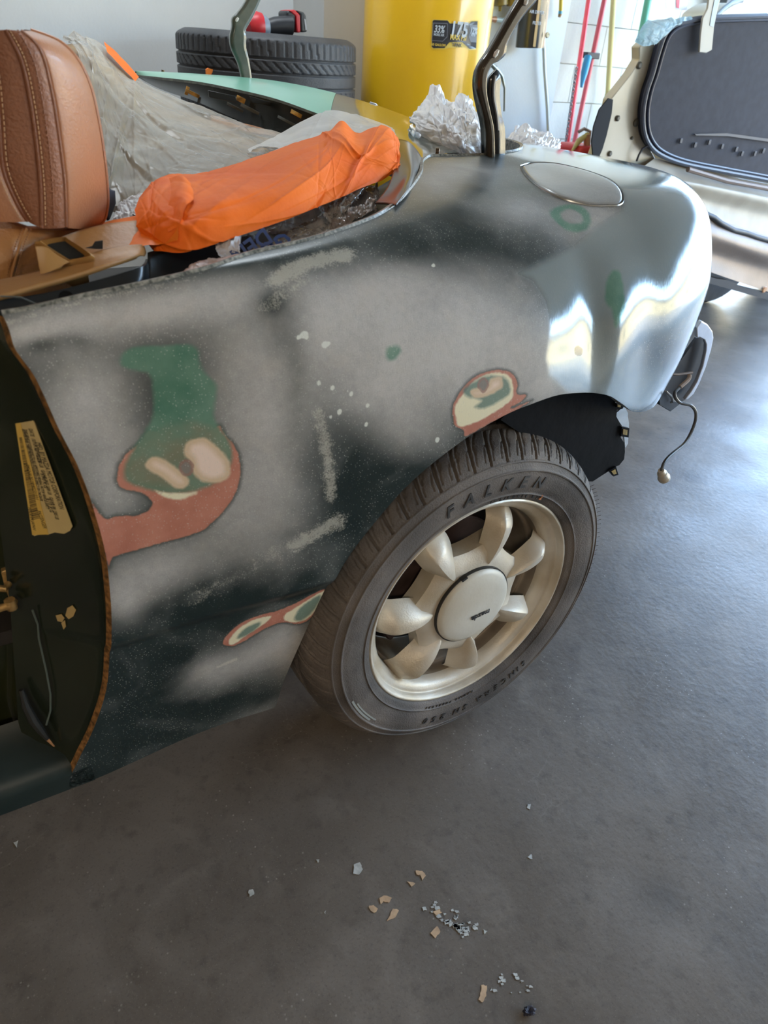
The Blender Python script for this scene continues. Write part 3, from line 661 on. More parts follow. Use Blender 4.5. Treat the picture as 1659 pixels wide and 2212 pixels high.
# latch striker, loose trim end, chipped spot on the jamb
lt = MB()
lt.prism([aty(2, 1236, .10), aty(18, 1230, .10), aty(26, 1260, .10), (aty(40, 1300, .10)), aty(36, 1318, .10), aty(24, 1305, .10), aty(12, 1275, .10)], (0, .008, 0))
strk = lt.build('door_striker', mat('rusty_zinc', (.42, .27, .10), .4, metal=.5, var=.4, vscale=80), car, bevel=.0015)
MB().tube([aty(-12, 1270, .09), aty(10, 1272, .085), aty(18, 1262, .095)], .004).tube([aty(-14, 1318, .085), aty(20, 1308, .08), aty(30, 1300, .09)], .0045).tube([aty(20, 1296, .082), aty(27, 1314, .082)], .006).build('striker_loop', strk.data.materials[0], strk, smooth=True)
MB().tube([aty(46, 1490, .085), aty(56, 1525, .08), aty(72, 1556, .075), aty(90, 1580, .07), aty(105, 1600, .068)], [.003, .005, .006, .005, .0025], 8).build('rubber_strap', mat('rubber_dark', (.015, .016, .015), .6), car, smooth=True)
MB().tube([aty(103, 1597, .067), aty(117, 1612, .066)], [.0022, .001], 6).build('strap_tip', mat('tan_tip', (.5, .26, .12), .5), car, smooth=True)
MB().tube([aty(70, 1318, .075), aty(82, 1350, .075), aty(84, 1380, .075), aty(100, 1450, .072), aty(109, 1500, .07), aty(109, 1535, .07), aty(100, 1566, .07)], .0012, 6).build('seam_bead', mat('bead_grey', (.10, .13, .12), .3), car, smooth=True)
cm = mat('chip_tan', (.45, .33, .14), .6)
for pp in ([(122, 1328), (134, 1325), (141, 1334), (136, 1342), (126, 1340)], [(147, 1312), (158, 1306), (166, 1316), (160, 1330), (150, 1336), (143, 1328)], [(134, 1344), (142, 1338), (144, 1352), (139, 1358)]):
    P3 = [jam(*p, lift=.0012)[0] for p in pp]; MB().prism(P3, jn*.0003).build('paint_chip', cm, car)

# ------------------------------------------------------------------ wheel (part of the car)
CAMB, TOE, WR = .02894, .04765, .289
def wtf(P):
    """wheel space (x, y inwards, z) -> world: camber and toe about the wheel centre"""
    P = np.asarray(P, float); c, s = math.cos(CAMB), math.sin(CAMB)
    x, y, z = P[..., 0], P[..., 1]*c+P[..., 2]*s, P[..., 2]*c-P[..., 1]*s
    c, s = math.cos(TOE), math.sin(TOE)
    return np.stack([x*c-y*s, y*c+x*s, z+.289], -1)
def wmb(mb, *a, **k):
    mb.v = [tuple(q) for q in wtf(np.array(mb.v))]; return mb.build(*a, **k)
def wheel_dust(name, c1, c2, rough, metal=0.):
    M = mat(name, c1, rough, metal, col2=c2, vscale=6, bump=.08, bscale=300); return M
rub = mat('tyre_rubber', (.048, .042, .038), .66, col2=(.14, .122, .108), vscale=9, bump=.25, bscale=420, vdetail=8)
alloy = mat('dusty_alloy_paint', (.44, .38, .28), .42, metal=.2, col2=(.62, .58, .50), vscale=12, bump=.1, bscale=350, vdetail=6)
alloy_in = mat('brown_dust_alloy', (.20, .16, .12), .55, metal=.3, col2=(.33, .28, .22), vscale=14)
cap_m = mat('cap_plastic', (.47, .44, .36), .40, col2=(.58, .57, .51), vscale=9, bump=.04, bscale=200, vdetail=6)
wheel = bpy.data.objects.new('wheel', None); COL.objects.link(wheel); wheel.parent = car; wheel.location = (0, -.8, .289)

prof = [(.186, .012), (.190, .002), (.197, -.006), (.2065, -.0105), (.2075, -.0125), (.209, -.0108), (.220, -.0135), (.235, -.0150), (.2455, -.0145), (.2465, -.0158), (.2485, -.0158), (.2495, -.0135), (.256, -.0105), (.2585, -.0095), (.2595, -.0110), (.2610, -.0105), (.2625, -.0080), (.2665, -.0045), (.2715, .0010), (.2765, .009), (.2808, .018), (.2838, .027), (.2858, .036)]
prof = [(a, b) for a, b in prof]
NA = 1560; lat = np.concatenate([np.interp(np.linspace(0, 1, 90), np.linspace(0, 1, len(prof)), [p[0] for p in prof])[:, None], np.interp(np.linspace(0, 1, 90), np.linspace(0, 1, len(prof)), [p[1] for p in prof])[:, None]], 1)
treadw = np.stack([np.interp(np.linspace(0, 1, 60)[1:], [0, .25, .5, .75, 1], [.2858, .288, .289, .288, .2850]), np.linspace(.036, .150, 60)[1:]], 1)
back = np.array([(.280, .165), (.270, .178), (.250, .190), (.225, .192), (.200, .184), (.186, .172)])
PR = np.vstack([lat, treadw, back]); ang = np.linspace(0, 2*math.pi, NA+1)[:-1]
RR = np.repeat(PR[:, 0][:, None], NA, 1); YY = np.repeat(PR[:, 1][:, None], NA, 1); AA = np.repeat(ang[None], len(PR), 0)
NB = 58
def groove(A, Y, n, w, y0, y1, slant, curve=0., ph=0.):
    t = np.clip((Y-y0)/(y1-y0), 0, 1); a = (A*n/(2*math.pi)+ph+slant*t+curve*t*t) % 1; a = np.minimum(a, 1-a)/n*2*math.pi*.285
    return (Y > y0) & (Y < y1) & (a < w) & (RR > .2625)
dep = np.zeros_like(RR)
dep = np.where(groove(AA, YY, NB, .0020, -.009, .047, .55, .35), .0070, dep)
dep = np.where(groove(AA, YY, NB, .0010, .010, .047, .30, .6, .5), .003, dep)
dep = np.where(groove(AA, YY, NB, .0008, -.004, .022, .3, .3, .25), .002, dep)
dep = np.where(groove(AA, YY, NB, .0008, -.004, .022, .3, .3, .75), .002, dep)
for yc in (.052, .080, .108, .134): dep = np.where(abs(YY-yc) < .0045, .0075, dep)
dep = np.where(groove(AA, YY, NB, .0018, .058, .076, .5), .005, dep)
dep = np.where(groove(AA, YY, NB, .0018, .084, .104, -.5), .005, dep)
dep = np.where(groove(AA, YY, NB, .0018, .112, .149, -.5), .005, dep)
RR = RR-dep
# the tyre is squashed where it stands on the floor
X = RR*np.cos(AA); Z = RR*np.sin(AA); low = np.minimum(Z+.279, 0); Z = Z-low*.85
YY = YY+np.where(YY < .09, low*.45, -low*.45)
G = np.stack([X, YY, Z], -1); G = np.concatenate([G, G[:, :1]], 1)
tb = MB().grid(G); tyre = wmb(tb, 'tyre', rub, wheel, smooth=True, auto=False, label='black road tyre with a dusty sidewall')
# raised lettering round the sidewall
let_m = mat('tyre_letters', (.022, .022, .022), .5, col2=(.05, .047, .044), vscale=60)
def ring_text(body, r, a_mid, size, gap, y=-.0155, ext=.0006, flip=False, m_=None, name='lettering'):
    ws = {'I': .45, '/': .55, ' ': .6, 'M': 1.15, 'W': 1.2, '.': .4, '-': .5, '1': .7}
    tot = sum(ws.get(ch, 1)*gap for ch in body); a = a_mid+tot/2*(1 if not flip else -1)
    me_all = []
    for ch in body:
        g = ws.get(ch, 1)*gap; a -= (g/2)*(1 if not flip else -1)
        if ch != ' ':
            ca, sa = math.cos(a), math.sin(a)
            p = np.array([r*ca, y, r*sa]); xd = np.array([sa, 0, -ca])*(1 if not flip else -1); yd = np.array([ca, 0, sa])*(1 if not flip else -1)
            P = wtf(np.array([p, p+xd*.01, p+yd*.01]))
            o_ = text(name, ch, size, frame(P[0], P[1]-P[0], P[2]-P[0]), m_ or let_m, None, ext, shear=.25, bold=size*.02)
            me_all.append(o_)
        a -= (g/2)*(1 if not flip else -1)
    mb = MB()
    for o_ in me_all:
        mb.add([v.co for v in o_.data.vertices], [tuple(p.vertices) for p in o_.data.polygons]); bpy.data.objects.remove(o_)
    return link(name, mesh(mb.v, mb.f), m_ or let_m, tyre, False)
ring_text('FALKEN', .2285, math.radians(91), .026, .145)
ring_text('185/60R14 82H', .2035, math.radians(77), .0075, .048, y=-.0105)
ring_text('SINCERA SN 250', .2285, math.radians(-82), .017, .085)
ring_text('RADIAL TUBELESS', .2035, math.radians(-98), .006, .038, y=-.0105)
ring_text('2', .2050, math.radians(63), .011, .05, y=-.0112, m_=mat('crayon_orange', (.50, .18, .06), .7), name='crayon_mark')
scuff = MB()
for a0, r0, w in ((200, .243, .0025), (203, .238, .0018)):
    pts_ = [wtf(np.array([r0*math.cos(math.radians(a0+k*1.5)), -.0152, r0*math.sin(math.radians(a0+k*1.5))])) for k in range(12)]
    for p, q in zip(pts_[:-1], pts_[1:]):
        scuff.prism([p, q, q+np.array([w, 0, w]), p+np.array([w, 0, w])], (0, -.0004, 0))
scuff.build('scuff', mat('scuff_grey', (.30, .33, .32), .6), tyre)
# moulding hairs along the right side
hair = MB()
for k in range(46):
    a = math.radians(-58+k*2.1); r = .271; p = wtf(np.array([r*math.cos(a), .001, r*math.sin(a)])); q = wtf(np.array([(r+.005)*math.cos(a+.01), -.004, (r+.005)*math.sin(a+.01)]))
    hair.tube([p, q], .00035, 4)
q = hair.build('rubber_hairs', rub, tyre); q['kind'] = 'stuff'

rim_p = [(.1935, .010), (.1950, .002), (.1940, -.003), (.1915, -.0045), (.1890, -.003), (.1865, .002), (.1850, .007), (.1835, .0085), (.1790, .010), (.1735, .014), (.1690, .022), (.1665, .034), (.1655, .050), (.1600, .058), (.1590, .110), (.168, .150), (.186, .168)]
rc_ = catmull(np.array(rim_p), 80)
ki = int(np.argmax(rc_[:, 1] > .030)); rimb = MB().lathe([(a, b) for a, b in rc_[:ki+1]], (0, 0, 0), 1, 160); wmb(MB().lathe([(a, b) for a, b in rc_[ki:]], (0, 0, 0), 1, 120), 'rim_barrel', alloy_in, wheel, smooth=True, auto=False); rim_o = wmb(rimb, 'rim', alloy, wheel, smooth=True, auto=False)
wmb(MB().lathe([(.1945, .004), (.1962, .001), (.1958, -.002), (.1940, -.0035), (.1925, -.0045)], (0, 0, 0), 1, 160), 'rim_flange', mat('worn_flange', (.52, .50, .44), .35, metal=.5, col2=(.30, .26, .20), vscale=30), wheel, smooth=True)
# hub web between the spokes: seven-sided, dished
def web_r(a, k):     # radius of the web's scalloped edge
    t = ((a-math.radians(70))*7/(2*math.pi)) % 1; t = abs(t-.5)*2     # 1 on a spoke, 0 between
    return .100+.018*t**2 - k
G = []
aa = np.linspace(0, 2*math.pi, 281)
for f, y in ((0, .004), (.35, .005), (.75, .008), (1.0, .016), (1.0, .045)):
    rr_ = np.array([.060*(1-f)+web_r(a, 0)*f for a in aa]); G.append(np.stack([rr_*np.cos(aa), np.full(281, y), rr_*np.sin(aa)], -1))
wmb(MB().grid(np.array(G)), 'hub', alloy, wheel, smooth=True)
for i in range(7):
    a = math.radians(70+i*360/7)
    # petal: outline half-width and crown height along the radius
    rs = np.linspace(.074, .171, 30); t = (rs-.074)/(.171-.074)
    hw = .0015+.0265*np.sin(np.clip(t*1.35, 0, 1)*math.pi/2)**.62*np.sqrt(1-.80*np.clip((t-.80)/.20, 0, 1)**2.5)
    crown = .005+(-.0125)*np.sin(np.clip(t, 0, 1)*math.pi)**.7+.016*np.clip((t-.72)/.28, 0, 1)**1.6
    us = np.linspace(-1, 1, 25); G = []
    for r, h, y0 in zip(rs, hw, crown):
        row = []
        for u in us:
            # sides fall away either side of a crease that sits off the middle
            uc = .42; q = (u-uc)/(1-uc) if u > uc else (uc-u)/(1+uc)
            dp = (.030*q**2.8+.0035*q) if u <= uc else (.022*q**1.6+.006*q)
            dp *= min(1, .25+1.3*(h/.029))
            x = u*h*(1+.10*min(1, q**4)); row.append((r*math.cos(a)-x*math.sin(a)*-1*-1, y0+dp, r*math.sin(a)+x*math.cos(a)))
        G.append(row)
    g = MB().grid(np.array(G)); wmb(g, 'spoke', alloy, wheel, smooth=True, solid=.0)
# backs of the spokes and the dark well behind
wmb(MB().lathe([(.0, .112), (.12, .112), (.155, .120), (.159, .125)], (0, 0, 0), 1, 60), 'brake_shield', mat('brake_black', (.006, .006, .006), .6), wheel, smooth=True)
disc = MB().lathe([(.0, .080), (.115, .080), (.118, .083), (.118, .098), (.0, .098)], (0, 0, 0), 1, 60); wmb(disc, 'brake_disc', mat('brake_disc_rust', (.05, .035, .03), .5, metal=.5, col2=(.10, .06, .05), vscale=20), wheel, smooth=True)
cal = MB().lathe([(.085, .062), (.135, .062), (.138, .070), (.138, .108), (.085, .108), (.085, .062)], (0, 0, 0), 1, 14, math.radians(135), math.radians(215)); wmb(cal, 'brake_caliper', mat('caliper_rust', (.055, .035, .03), .55, var=.3, vscale=40), wheel, smooth=True)
for r0, r1 in ((.0, .0),):
    pass
capb = MB().lathe([(.0, -.0125), (.025, -.012), (.048, -.0098), (.062, -.0068), (.0685, -.0035), (.0700, .000), (.0700, .006)], (0, 0, 0), 1, 96); capo = wmb(capb, 'hub_cap', cap_m, wheel, smooth=True, label='cream round centre cap with small black lettering')
wmb(MB().lathe([(.0700, -.0005), (.0718, -.0005), (.0718, .006)], (0, 0, 0), 1, 96), 'cap_seam', mat('seam_dark', (.02, .018, .015), .6), wheel)
nb_ = MB(); a = math.radians(113)
nb_.box((.0725*math.cos(a), -.001, .0725*math.sin(a)), (.010, .008, .004), R=np.array([[math.sin(a), 0, math.cos(a)], [0, 1, 0], [-math.cos(a), 0, math.sin(a)]])); wmb(nb_, 'pry_notch', mat('notch_black', (.01, .01, .01), .7), wheel)
P = wtf(np.array([[.008, -.0135, -.014], [-.002, -.0135, -.0145], [.008, -.0135, -.024]]))
text('lettering', 'mazda', .0155, frame(P[0], P[1]-P[0], P[2]-P[0]), mat('cap_ink', (.02, .02, .02), .4), capo, .0003, bold=.0003, sx=.95)

# wheel-arch liner behind and behind-left of the tyre, with its clip tabs
lin_m = mat('liner_black', (.005, .006, .008), .6, bump=.1, bscale=40, spec=.12)
LZ = [(.60, .645), (.30, .655)]
G = []
for y in np.linspace(.065, .42, 6):
    row = []
    for k in range(40):
        a = math.radians(44+k*146/39); rr = .345 if a < 2.6 else .34
        row.append((rr*math.cos(a)*1.02, y, .289+rr*math.sin(a)*(1.03)))
    G.append(row)
MB().grid(np.array(G)).build('wheel_arch', lin_m, car, smooth=True)
MB().box((.0, .43, .42), (.72, .01, .56)).build('inner_wing', lin_m, car)
z7 = lambda p: (1060+p[0]*.3611, 640+p[1]*.3611)
lp = [(60, 740), (150, 640), (350, 600), (560, 555), (660, 560), (730, 585), (748, 610), (745, 640), (800, 650), (790, 672), (755, 680), (752, 720), (770, 752), (792, 785), (780, 800), (778, 845), (800, 880), (803, 930), (798, 975), (770, 1010), (735, 1025), (700, 1050), (610, 1108), (500, 1108), (300, 900)]
ln = MB().prism([aty(*z7(p), .045) for p in lp], (0, .004, 0)).build('wheel_liner', lin_m, car)
tab_m = mat('tab_brass', (.36, .25, .08), .4, metal=.4, var=.4, vscale=90)
for quad in ([(785, 780), (830, 790), (825, 845), (780, 838)], [(708, 1045), (750, 1020), (765, 1068), (735, 1078)], [(752, 640), (790, 650), (782, 672), (752, 664)]):
    c = np.mean(quad, 0); inn = [tuple(c+(np.array(p)-c)*.55) for p in quad]
    tb_ = MB().prism([aty(*z7(p), .040) for p in quad], (0, .004, 0)).build('liner_tab', lin_m, ln)
    MB().prism([aty(*z7(p), .0385) for p in inn], (0, .001, 0)).build('tab_foam', tab_m, tb_)
MB().prism([aty(*z7(p), .075) for p in [(750, 700), (800, 655), (822, 700), (820, 715), (828, 760), (822, 880), (805, 910), (795, 800), (755, 740)]], (0, .003, 0)).build('bare_flange', mat('bare_steel', (.50, .53, .55), .35, metal=.5, var=.1, vscale=40), car)

# ------------------------------------------------------------------ tail corner: bumper bracket, wiring and bulb holder
brk = mat('primer_pale_blue', (.55, .60, .70), .3, metal=.3, var=.1, vscale=20)
YB = .165
outer = [(1232, 190), (1262, 148), (1300, 170), (1328, 210), (1334, 250), (1320, 320), (1290, 420), (1250, 520), (1215, 585), (1180, 618)]
inner = [(1235, 250), (1250, 246), (1280, 262), (1290, 290), (1288, 330), (1268, 420), (1235, 510), (1200, 570), (1160, 622)]
MB().prism([aty(*z7(p), YB) for p in outer+inner[::-1]], (.004, .010, 0)).build('bumper_bracket', brk, car, bevel=.002)
MB().prism([aty(*z7(p), YB+.02) for p in inner+[(1100, 650), (1020, 560), (1060, 430), (1140, 380)]], (.0, .006, 0)).build('rear_valance', mat('valance_black', (.010, .010, .014), .5), car)
MB().prism([aty(*z7(p), YB-.01) for p in [(1005, 560), (1040, 556), (1085, 590), (1100, 625), (1140, 640), (1076, 690), (1010, 650)]], (.0, .008, 0)).build('tow_bracket', mat('bracket_dark', (.03, .035, .045), .4, var=.3, vscale=30), car, bevel=.001)
MB().prism([aty(*z7(p), YB-.03) for p in [(850, 665), (905, 640), (1000, 580), (1040, 545), (1060, 470), (1000, 540), (930, 600)]], (.0, .02, 0)).build('tail_return', mat('tail_grey', (.10, .11, .13), .35, var=.3, vscale=25), car)
wp = [(1190, 470), (1180, 500), (1130, 545), (1102, 575), (1105, 605), (1130, 635), (1165, 645), (1200, 655), (1225, 690), (1225, 740), (1205, 800), (1180, 850), (1150, 890), (1100, 930), (1060, 965), (1035, 1000), (1020, 1045)]
wy = np.linspace(YB-.005, .09, len(wp))
pw = catmull(np.array([aty(*z7(p), y) for p, y in zip(wp, wy)]), 90)
wire = MB().tube([tuple(q) for q in pw], .0031, 8).build('tail_wire', mat('wire_black', (.02, .023, .028), .35, col2=(.10, .10, .10), vscale=25), car, smooth=True)
MB().tube([tuple(q) for q in pw[:12]], .0042, 8).build('wire_clip', mat('wire_tan', (.24, .17, .12), .5), wire, smooth=True)
e = np.array(pw[-1]); dn = np.array(aty(*z7((1040, 1095)), .09))-e; L_ = np.linalg.norm(dn); dn /= L_
MB().tube([e-dn*.002, e+dn*.006, e+dn*.008, e+dn*.022, e+dn*.024, e+dn*.029, e+dn*.032], [.006, .0075, .0095, .0105, .0120, .0115, .006], 20).build('bulb_holder', mat('holder_cream', (.50, .45, .36), .4, metal=.2, var=.15, vscale=60), wire, smooth=True)
MB().tube([aty(*z7((1015, 560)), YB-.012), aty(*z7((1050, 570)), YB-.02), aty(*z7((1080, 600)), YB-.02), aty(*z7((1090, 630)), YB-.016), aty(*z7((1075, 635)), YB-.014)], .0022, 8).build('wire_loop', mat('loop_grey', (.10, .11, .12), .4), wire, smooth=True)
MB().tube([aty(*z7((1060, 462)), YB+.012), aty(*z7((1120, 468)), YB+.006), aty(*z7((1170, 462)), YB+.004), aty(*z7((1205, 455)), YB+.002)], .0028, 8).build('bolt_stem', mat('rust_stem', (.14, .10, .08), .5), car, smooth=True)

# ------------------------------------------------------------------ cockpit tub, deck and boot (parts of the car)
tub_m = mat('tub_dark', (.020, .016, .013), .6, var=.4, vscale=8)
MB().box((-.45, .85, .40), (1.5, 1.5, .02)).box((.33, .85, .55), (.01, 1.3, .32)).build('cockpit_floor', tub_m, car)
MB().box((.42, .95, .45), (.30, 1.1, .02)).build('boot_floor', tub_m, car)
# inner side panel just inside the opening, behind the tan trim
ip = [[(-60, 655, .09), (100, 634, .10), (230, 600, .11), (305, 575, .12), (318, 560, .16)],
      [(-60, 690, .085), (100, 668, .09), (230, 640, .10), (306, 612, .11), (322, 600, .16)],
      [(-60, 760, .085), (100, 740, .09), (230, 700, .10), (308, 660, .11), (326, 640, .16)]]
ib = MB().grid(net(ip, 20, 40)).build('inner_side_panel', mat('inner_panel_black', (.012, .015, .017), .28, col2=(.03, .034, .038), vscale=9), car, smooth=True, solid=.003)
MB().lathe([(.0, 0), (.006, 0), (.0065, -.001)], tuple(aty(142, 642, .084)), 1, 20).build('panel_hole', mat('hole_black', (.002, .002, .002), .9), ib)
MB().tube([aty(0, 640, .082), aty(45, 642, .081), aty(75, 655, .081), aty(92, 664, .081)], .0008, 6).build('panel_seam', mat('seam_grey', (.10, .11, .10), .4), ib)
fl_ = [[(320, 545, .16), (420, 520, .2), (560, 500, .24), (700, 470, .30), (860, 380, .45), (935, 340, .58)],
       [(320, 700, .12), (420, 640, .12), (560, 580, .14), (700, 540, .17), (880, 440, .28), (940, 380, .5)]]
MB().grid(net(fl_, 8, 60)).build('well_liner', inner_m, car, smooth=True, solid=.002)
# corner of the opening: black curved return by the deck
cr = [[(852, 300, .46), (880, 306, .47), (900, 325, .45), (912, 345, .40)],
      [(855, 340, .36), (882, 350, .34), (893, 372, .30), (895, 390, .28)],
      [(840, 400, .26), (862, 400, .25), (872, 405, .22), (880, 412, .21)],
      [(810, 440, .22), (830, 440, .20), (845, 442, .18), (855, 444, .16)]]
MB().grid(net(cr, 24, 16)).build('opening_corner', mat('corner_black', (.012, .010, .009), .25, col2=(.05, .025, .018), vscale=14), car, smooth=True, solid=.002)

# rear deck: bowed panel between cockpit and boot; near end dark and mirror-like, far end still mint green
deck_m = mat('deck_green', (.045, .075, .060), .10, coat=1.0, col2=(.06, .09, .075), vscale=3)
mint = mat('mint_primer', (.20, .50, .36), .30, col2=(.26, .56, .42), vscale=5, coat=.3)
fr_ = [(296, 163, 1.55), (345, 168, 1.42), (430, 178, 1.25), (520, 196, 1.10), (600, 216, .98), (690, 248, .85), (770, 275, .72), (840, 305, .62), (880, 325, .54), (905, 347, .46)]
bk_ = [(292, 158, 1.56), (350, 158, 1.52), (430, 161, 1.46), (530, 168, 1.36), (610, 178, 1.26), (700, 196, 1.12), (800, 223, .98), (880, 252, .86), (970, 295, .70), (1019, 332, .60)]
FR = catmull(np.array([aty(*p) for p in fr_]), 90); BK = catmull(np.array([aty(*p) for p in bk_]), 90)
DG = np.stack([FR*(1-t)+BK*t+np.array([0, 0, .006*math.sin(math.pi*t)]) for t in np.linspace(0, 1, 14)])
deck = MB().grid(DG).build('rear_deck', deck_m, car, smooth=True)
k = 52
MB().grid(DG[:, :k+1]+np.array([0, 0, .0012])).build('mint_deck_skin', mint, deck, smooth=True)
MB().grid(np.stack([FR+np.array([0, 0, .001]), FR+np.array([0, -.006, -.004])])).build('deck_edge', mat('deck_edge', (.10, .11, .09), .35, var=.4, vscale=60), deck, smooth=True)
lo_ = [(300, 168, 1.52), (345, 192, 1.38), (430, 222, 1.2), (520, 262, 1.06), (600, 292, .94), (690, 330, .82), (770, 360, .70), (840, 380, .58), (875, 392, .50), (890, 395, .42)]
LO = catmull(np.array([aty(*p) for p in lo_]), 90)
WGr = np.stack([FR*(1-t)+LO*t+np.array([.0, .02*math.sin(math.pi*t), 0]) for t in np.linspace(0, 1, 16)])
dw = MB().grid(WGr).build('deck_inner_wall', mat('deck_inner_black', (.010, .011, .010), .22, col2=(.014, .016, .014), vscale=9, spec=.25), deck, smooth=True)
rust = mat('rust_orange', (.55, .28, .05), .5, var=.5, vscale=90)
for px, py, w, h, y in ((416, 202, 26, 6, 1.22), (404, 196, 6, 14, 1.24), (520, 215, 16, 8, 1.07), (508, 232, 30, 4, 1.05), (540, 236, 34, 5, 1.02), (640, 246, 20, 6, .90), (620, 262, 34, 4, .90)):
    MB().box(tuple(aty(px, py, y)), (w*.0013, .002, h*.0013), R=np.array([[.92, 0, .38], [0, 1, 0], [-.38, 0, .92]])).build('bracket_mark', rust if w < 30 else mat('mark_grey', (.12, .12, .10), .5), dw, bevel=.0006)
for pts_ in ([(450, 195), (510, 208), (512, 222), (452, 210)], [(540, 208), (590, 222), (598, 232), (545, 222)], [(600, 235), (650, 252), (655, 268), (604, 250)]):
    MB().prism([aty(*p, 1.0) for p in pts_], (0, .004, 0)).build('wall_recess', mat('recess_black', (.016, .018, .018), .2), dw, bevel=.001)
MB().grid(net([[(455, 248, 1.16), (500, 262, 1.06), (545, 272, .98), (592, 286, .9)], [(455, 262, 1.1), (500, 275, 1.0), (545, 287, .93), (600, 297, .88)]], 4, 30)).build('rust_strip', mat('brown_rust', (.26, .10, .03), .6, col2=(.5, .2, .06), vscale=50), dw, smooth=True, solid=.003)
# front lip of the boot opening (sky reflection painted in as blue-grey) and studs
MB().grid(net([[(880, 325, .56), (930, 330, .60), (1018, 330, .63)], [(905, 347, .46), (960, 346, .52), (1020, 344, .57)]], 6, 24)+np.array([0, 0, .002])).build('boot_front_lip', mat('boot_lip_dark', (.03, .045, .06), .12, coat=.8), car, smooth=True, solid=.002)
MB().tube([aty(800, 222, .99), aty(812, 226, .97), aty(818, 234, .96), aty(818, 240, .95)], .0025, 8).build('edge_guard', mat('guard_pale', (.55, .60, .65), .3), deck, smooth=True)
zn = mat('zinc_stud', (.22, .15, .10), .3, metal=.8, var=.3, vscale=200)
b0 = aty(943, 348, .47)
MB().tube([b0+np.array([0, 0, .0007*k+(-.002)]) for k in range(32)], [(.0036 if k % 3 else .0031) for k in range(32)], 14).build('deck_stud', zn, car, smooth=True)
MB().tube([aty(352, 166, 1.50), aty(352, 151, 1.50)], .004, 10).build('deck_stud', zn, car, smooth=True)
MB().prism([aty(*p, 1.44) for p in [(447, 164), (446, 150), (451, 147), (456, 149), (460, 150), (459, 156), (455, 163)]], (0, .01, 0)).build('tape_tab', mat('orange_tab', (.9, .20, .02), .7), car)

# boot hinges: pressed S-shaped arms standing up
def hinge(name, left, right, y, m_face, m_side, label, slots):
    L_ = catmull(np.array([aty(*p, y) for p in left]), 60); R_ = catmull(np.array([aty(*p, y) for p in right]), 60)
    mid = np.stack([L_+(R_-L_)*t for t in np.linspace(0, 1, 6)]); n = np.array([0, 1, 0])
    g = MB().grid(mid); o_ = g.build(name, m_face, car, smooth=True, solid=.004, label=label)
    w_ = R_+n*.0; MB().grid(np.stack([w_, w_+n*.016, w_+n*.030+np.array([-.004, 0, 0])])).build('flange', m_side, o_, smooth=True, solid=.002)
    MB().grid(np.stack([L_, L_+n*.012, L_+n*.018])).build('flange', m_face, o_, smooth=True, solid=.002)
    for a, b in slots:
        A = aty(*a, y-.004); B = aty(*b, y-.004); MB().tube([A, A*.5+B*.5, B], [.0022, .0036, .0022], 10).build('slot', mat('slot_light', (.62, .62, .58), .35), o_, smooth=True)
    return o_
zl = lambda p: (780+p[0]*.31344, p[1]*.31344)
hb = mat('hinge_bronze', (.065, .052, .035), .22, metal=.35, var=.15, vscale=12, coat=.5); hk = mat('hinge_black', (.012, .013, .015), .25, coat=.5)
h1 = hinge('boot_hinge', [zl(p) for p in [(895, 1110), (892, 900), (852, 720), (826, 600), (832, 490), (862, 425), (900, 370), (960, 270), (1050, 110), (1110, 10), (1150, -60)]],
      [zl(p) for p in [(918, 1110), (912, 900), (885, 760), (862, 640), (866, 520), (905, 440), (950, 415), (992, 370), (1004, 300), (1060, 190), (1130, 90), (1200, 10), (1235, -60)]], .40, hb, hk, 'bronze-dark near boot hinge arm', [(zl((915, 395)), zl((945, 345))), (zl((1128, 35)), zl((1145, -5)))])
MB().grid(np.stack([catmull(np.array([aty(*zl(p), .42) for p in a]), 50) for a in ([(905, 1110), (905, 900), (880, 760), (868, 640), (880, 540), (930, 480)], [(985, 1110), (985, 900), (960, 780), (948, 650), (955, 540), (935, 490)])])).build('hinge_channel', hk, h1, smooth=True, solid=.006)
MB().grid(np.stack([catmull(np.array([aty(*zl(p), .415) for p in a]), 50) for a in ([(935, 900), (925, 800), (905, 690), (903, 600), (915, 520)], [(950, 900), (940, 790), (922, 690), (918, 600), (930, 520)])])).build('channel_ridge', mat('ridge_grey', (.10, .10, .11), .3), h1, smooth=True, solid=.004)
z8 = lambda p: (480+p[0]*.13261, p[1]*.13261)
hinge('boot_hinge', [z8(p) for p in [(345, 1290), (290, 1050), (180, 800), (152, 620), (188, 440), (195, 300), (270, 215), (360, 100), (430, -20), (470, -120)]],
      [z8(p) for p in [(478, 1290), (432, 980), (385, 780), (385, 600), (372, 500), (475, 310), (560, 140), (620, 0), (660, -120)]], 1.36, mat('hinge_green', (.05, .075, .065), .25, col2=(.16, .17, .14), vscale=10, coat=.5), mat('hinge_edge', (.55, .57, .50), .3), 'olive green far boot hinge arm', [(z8((222, 350)), z8((262, 290)))])

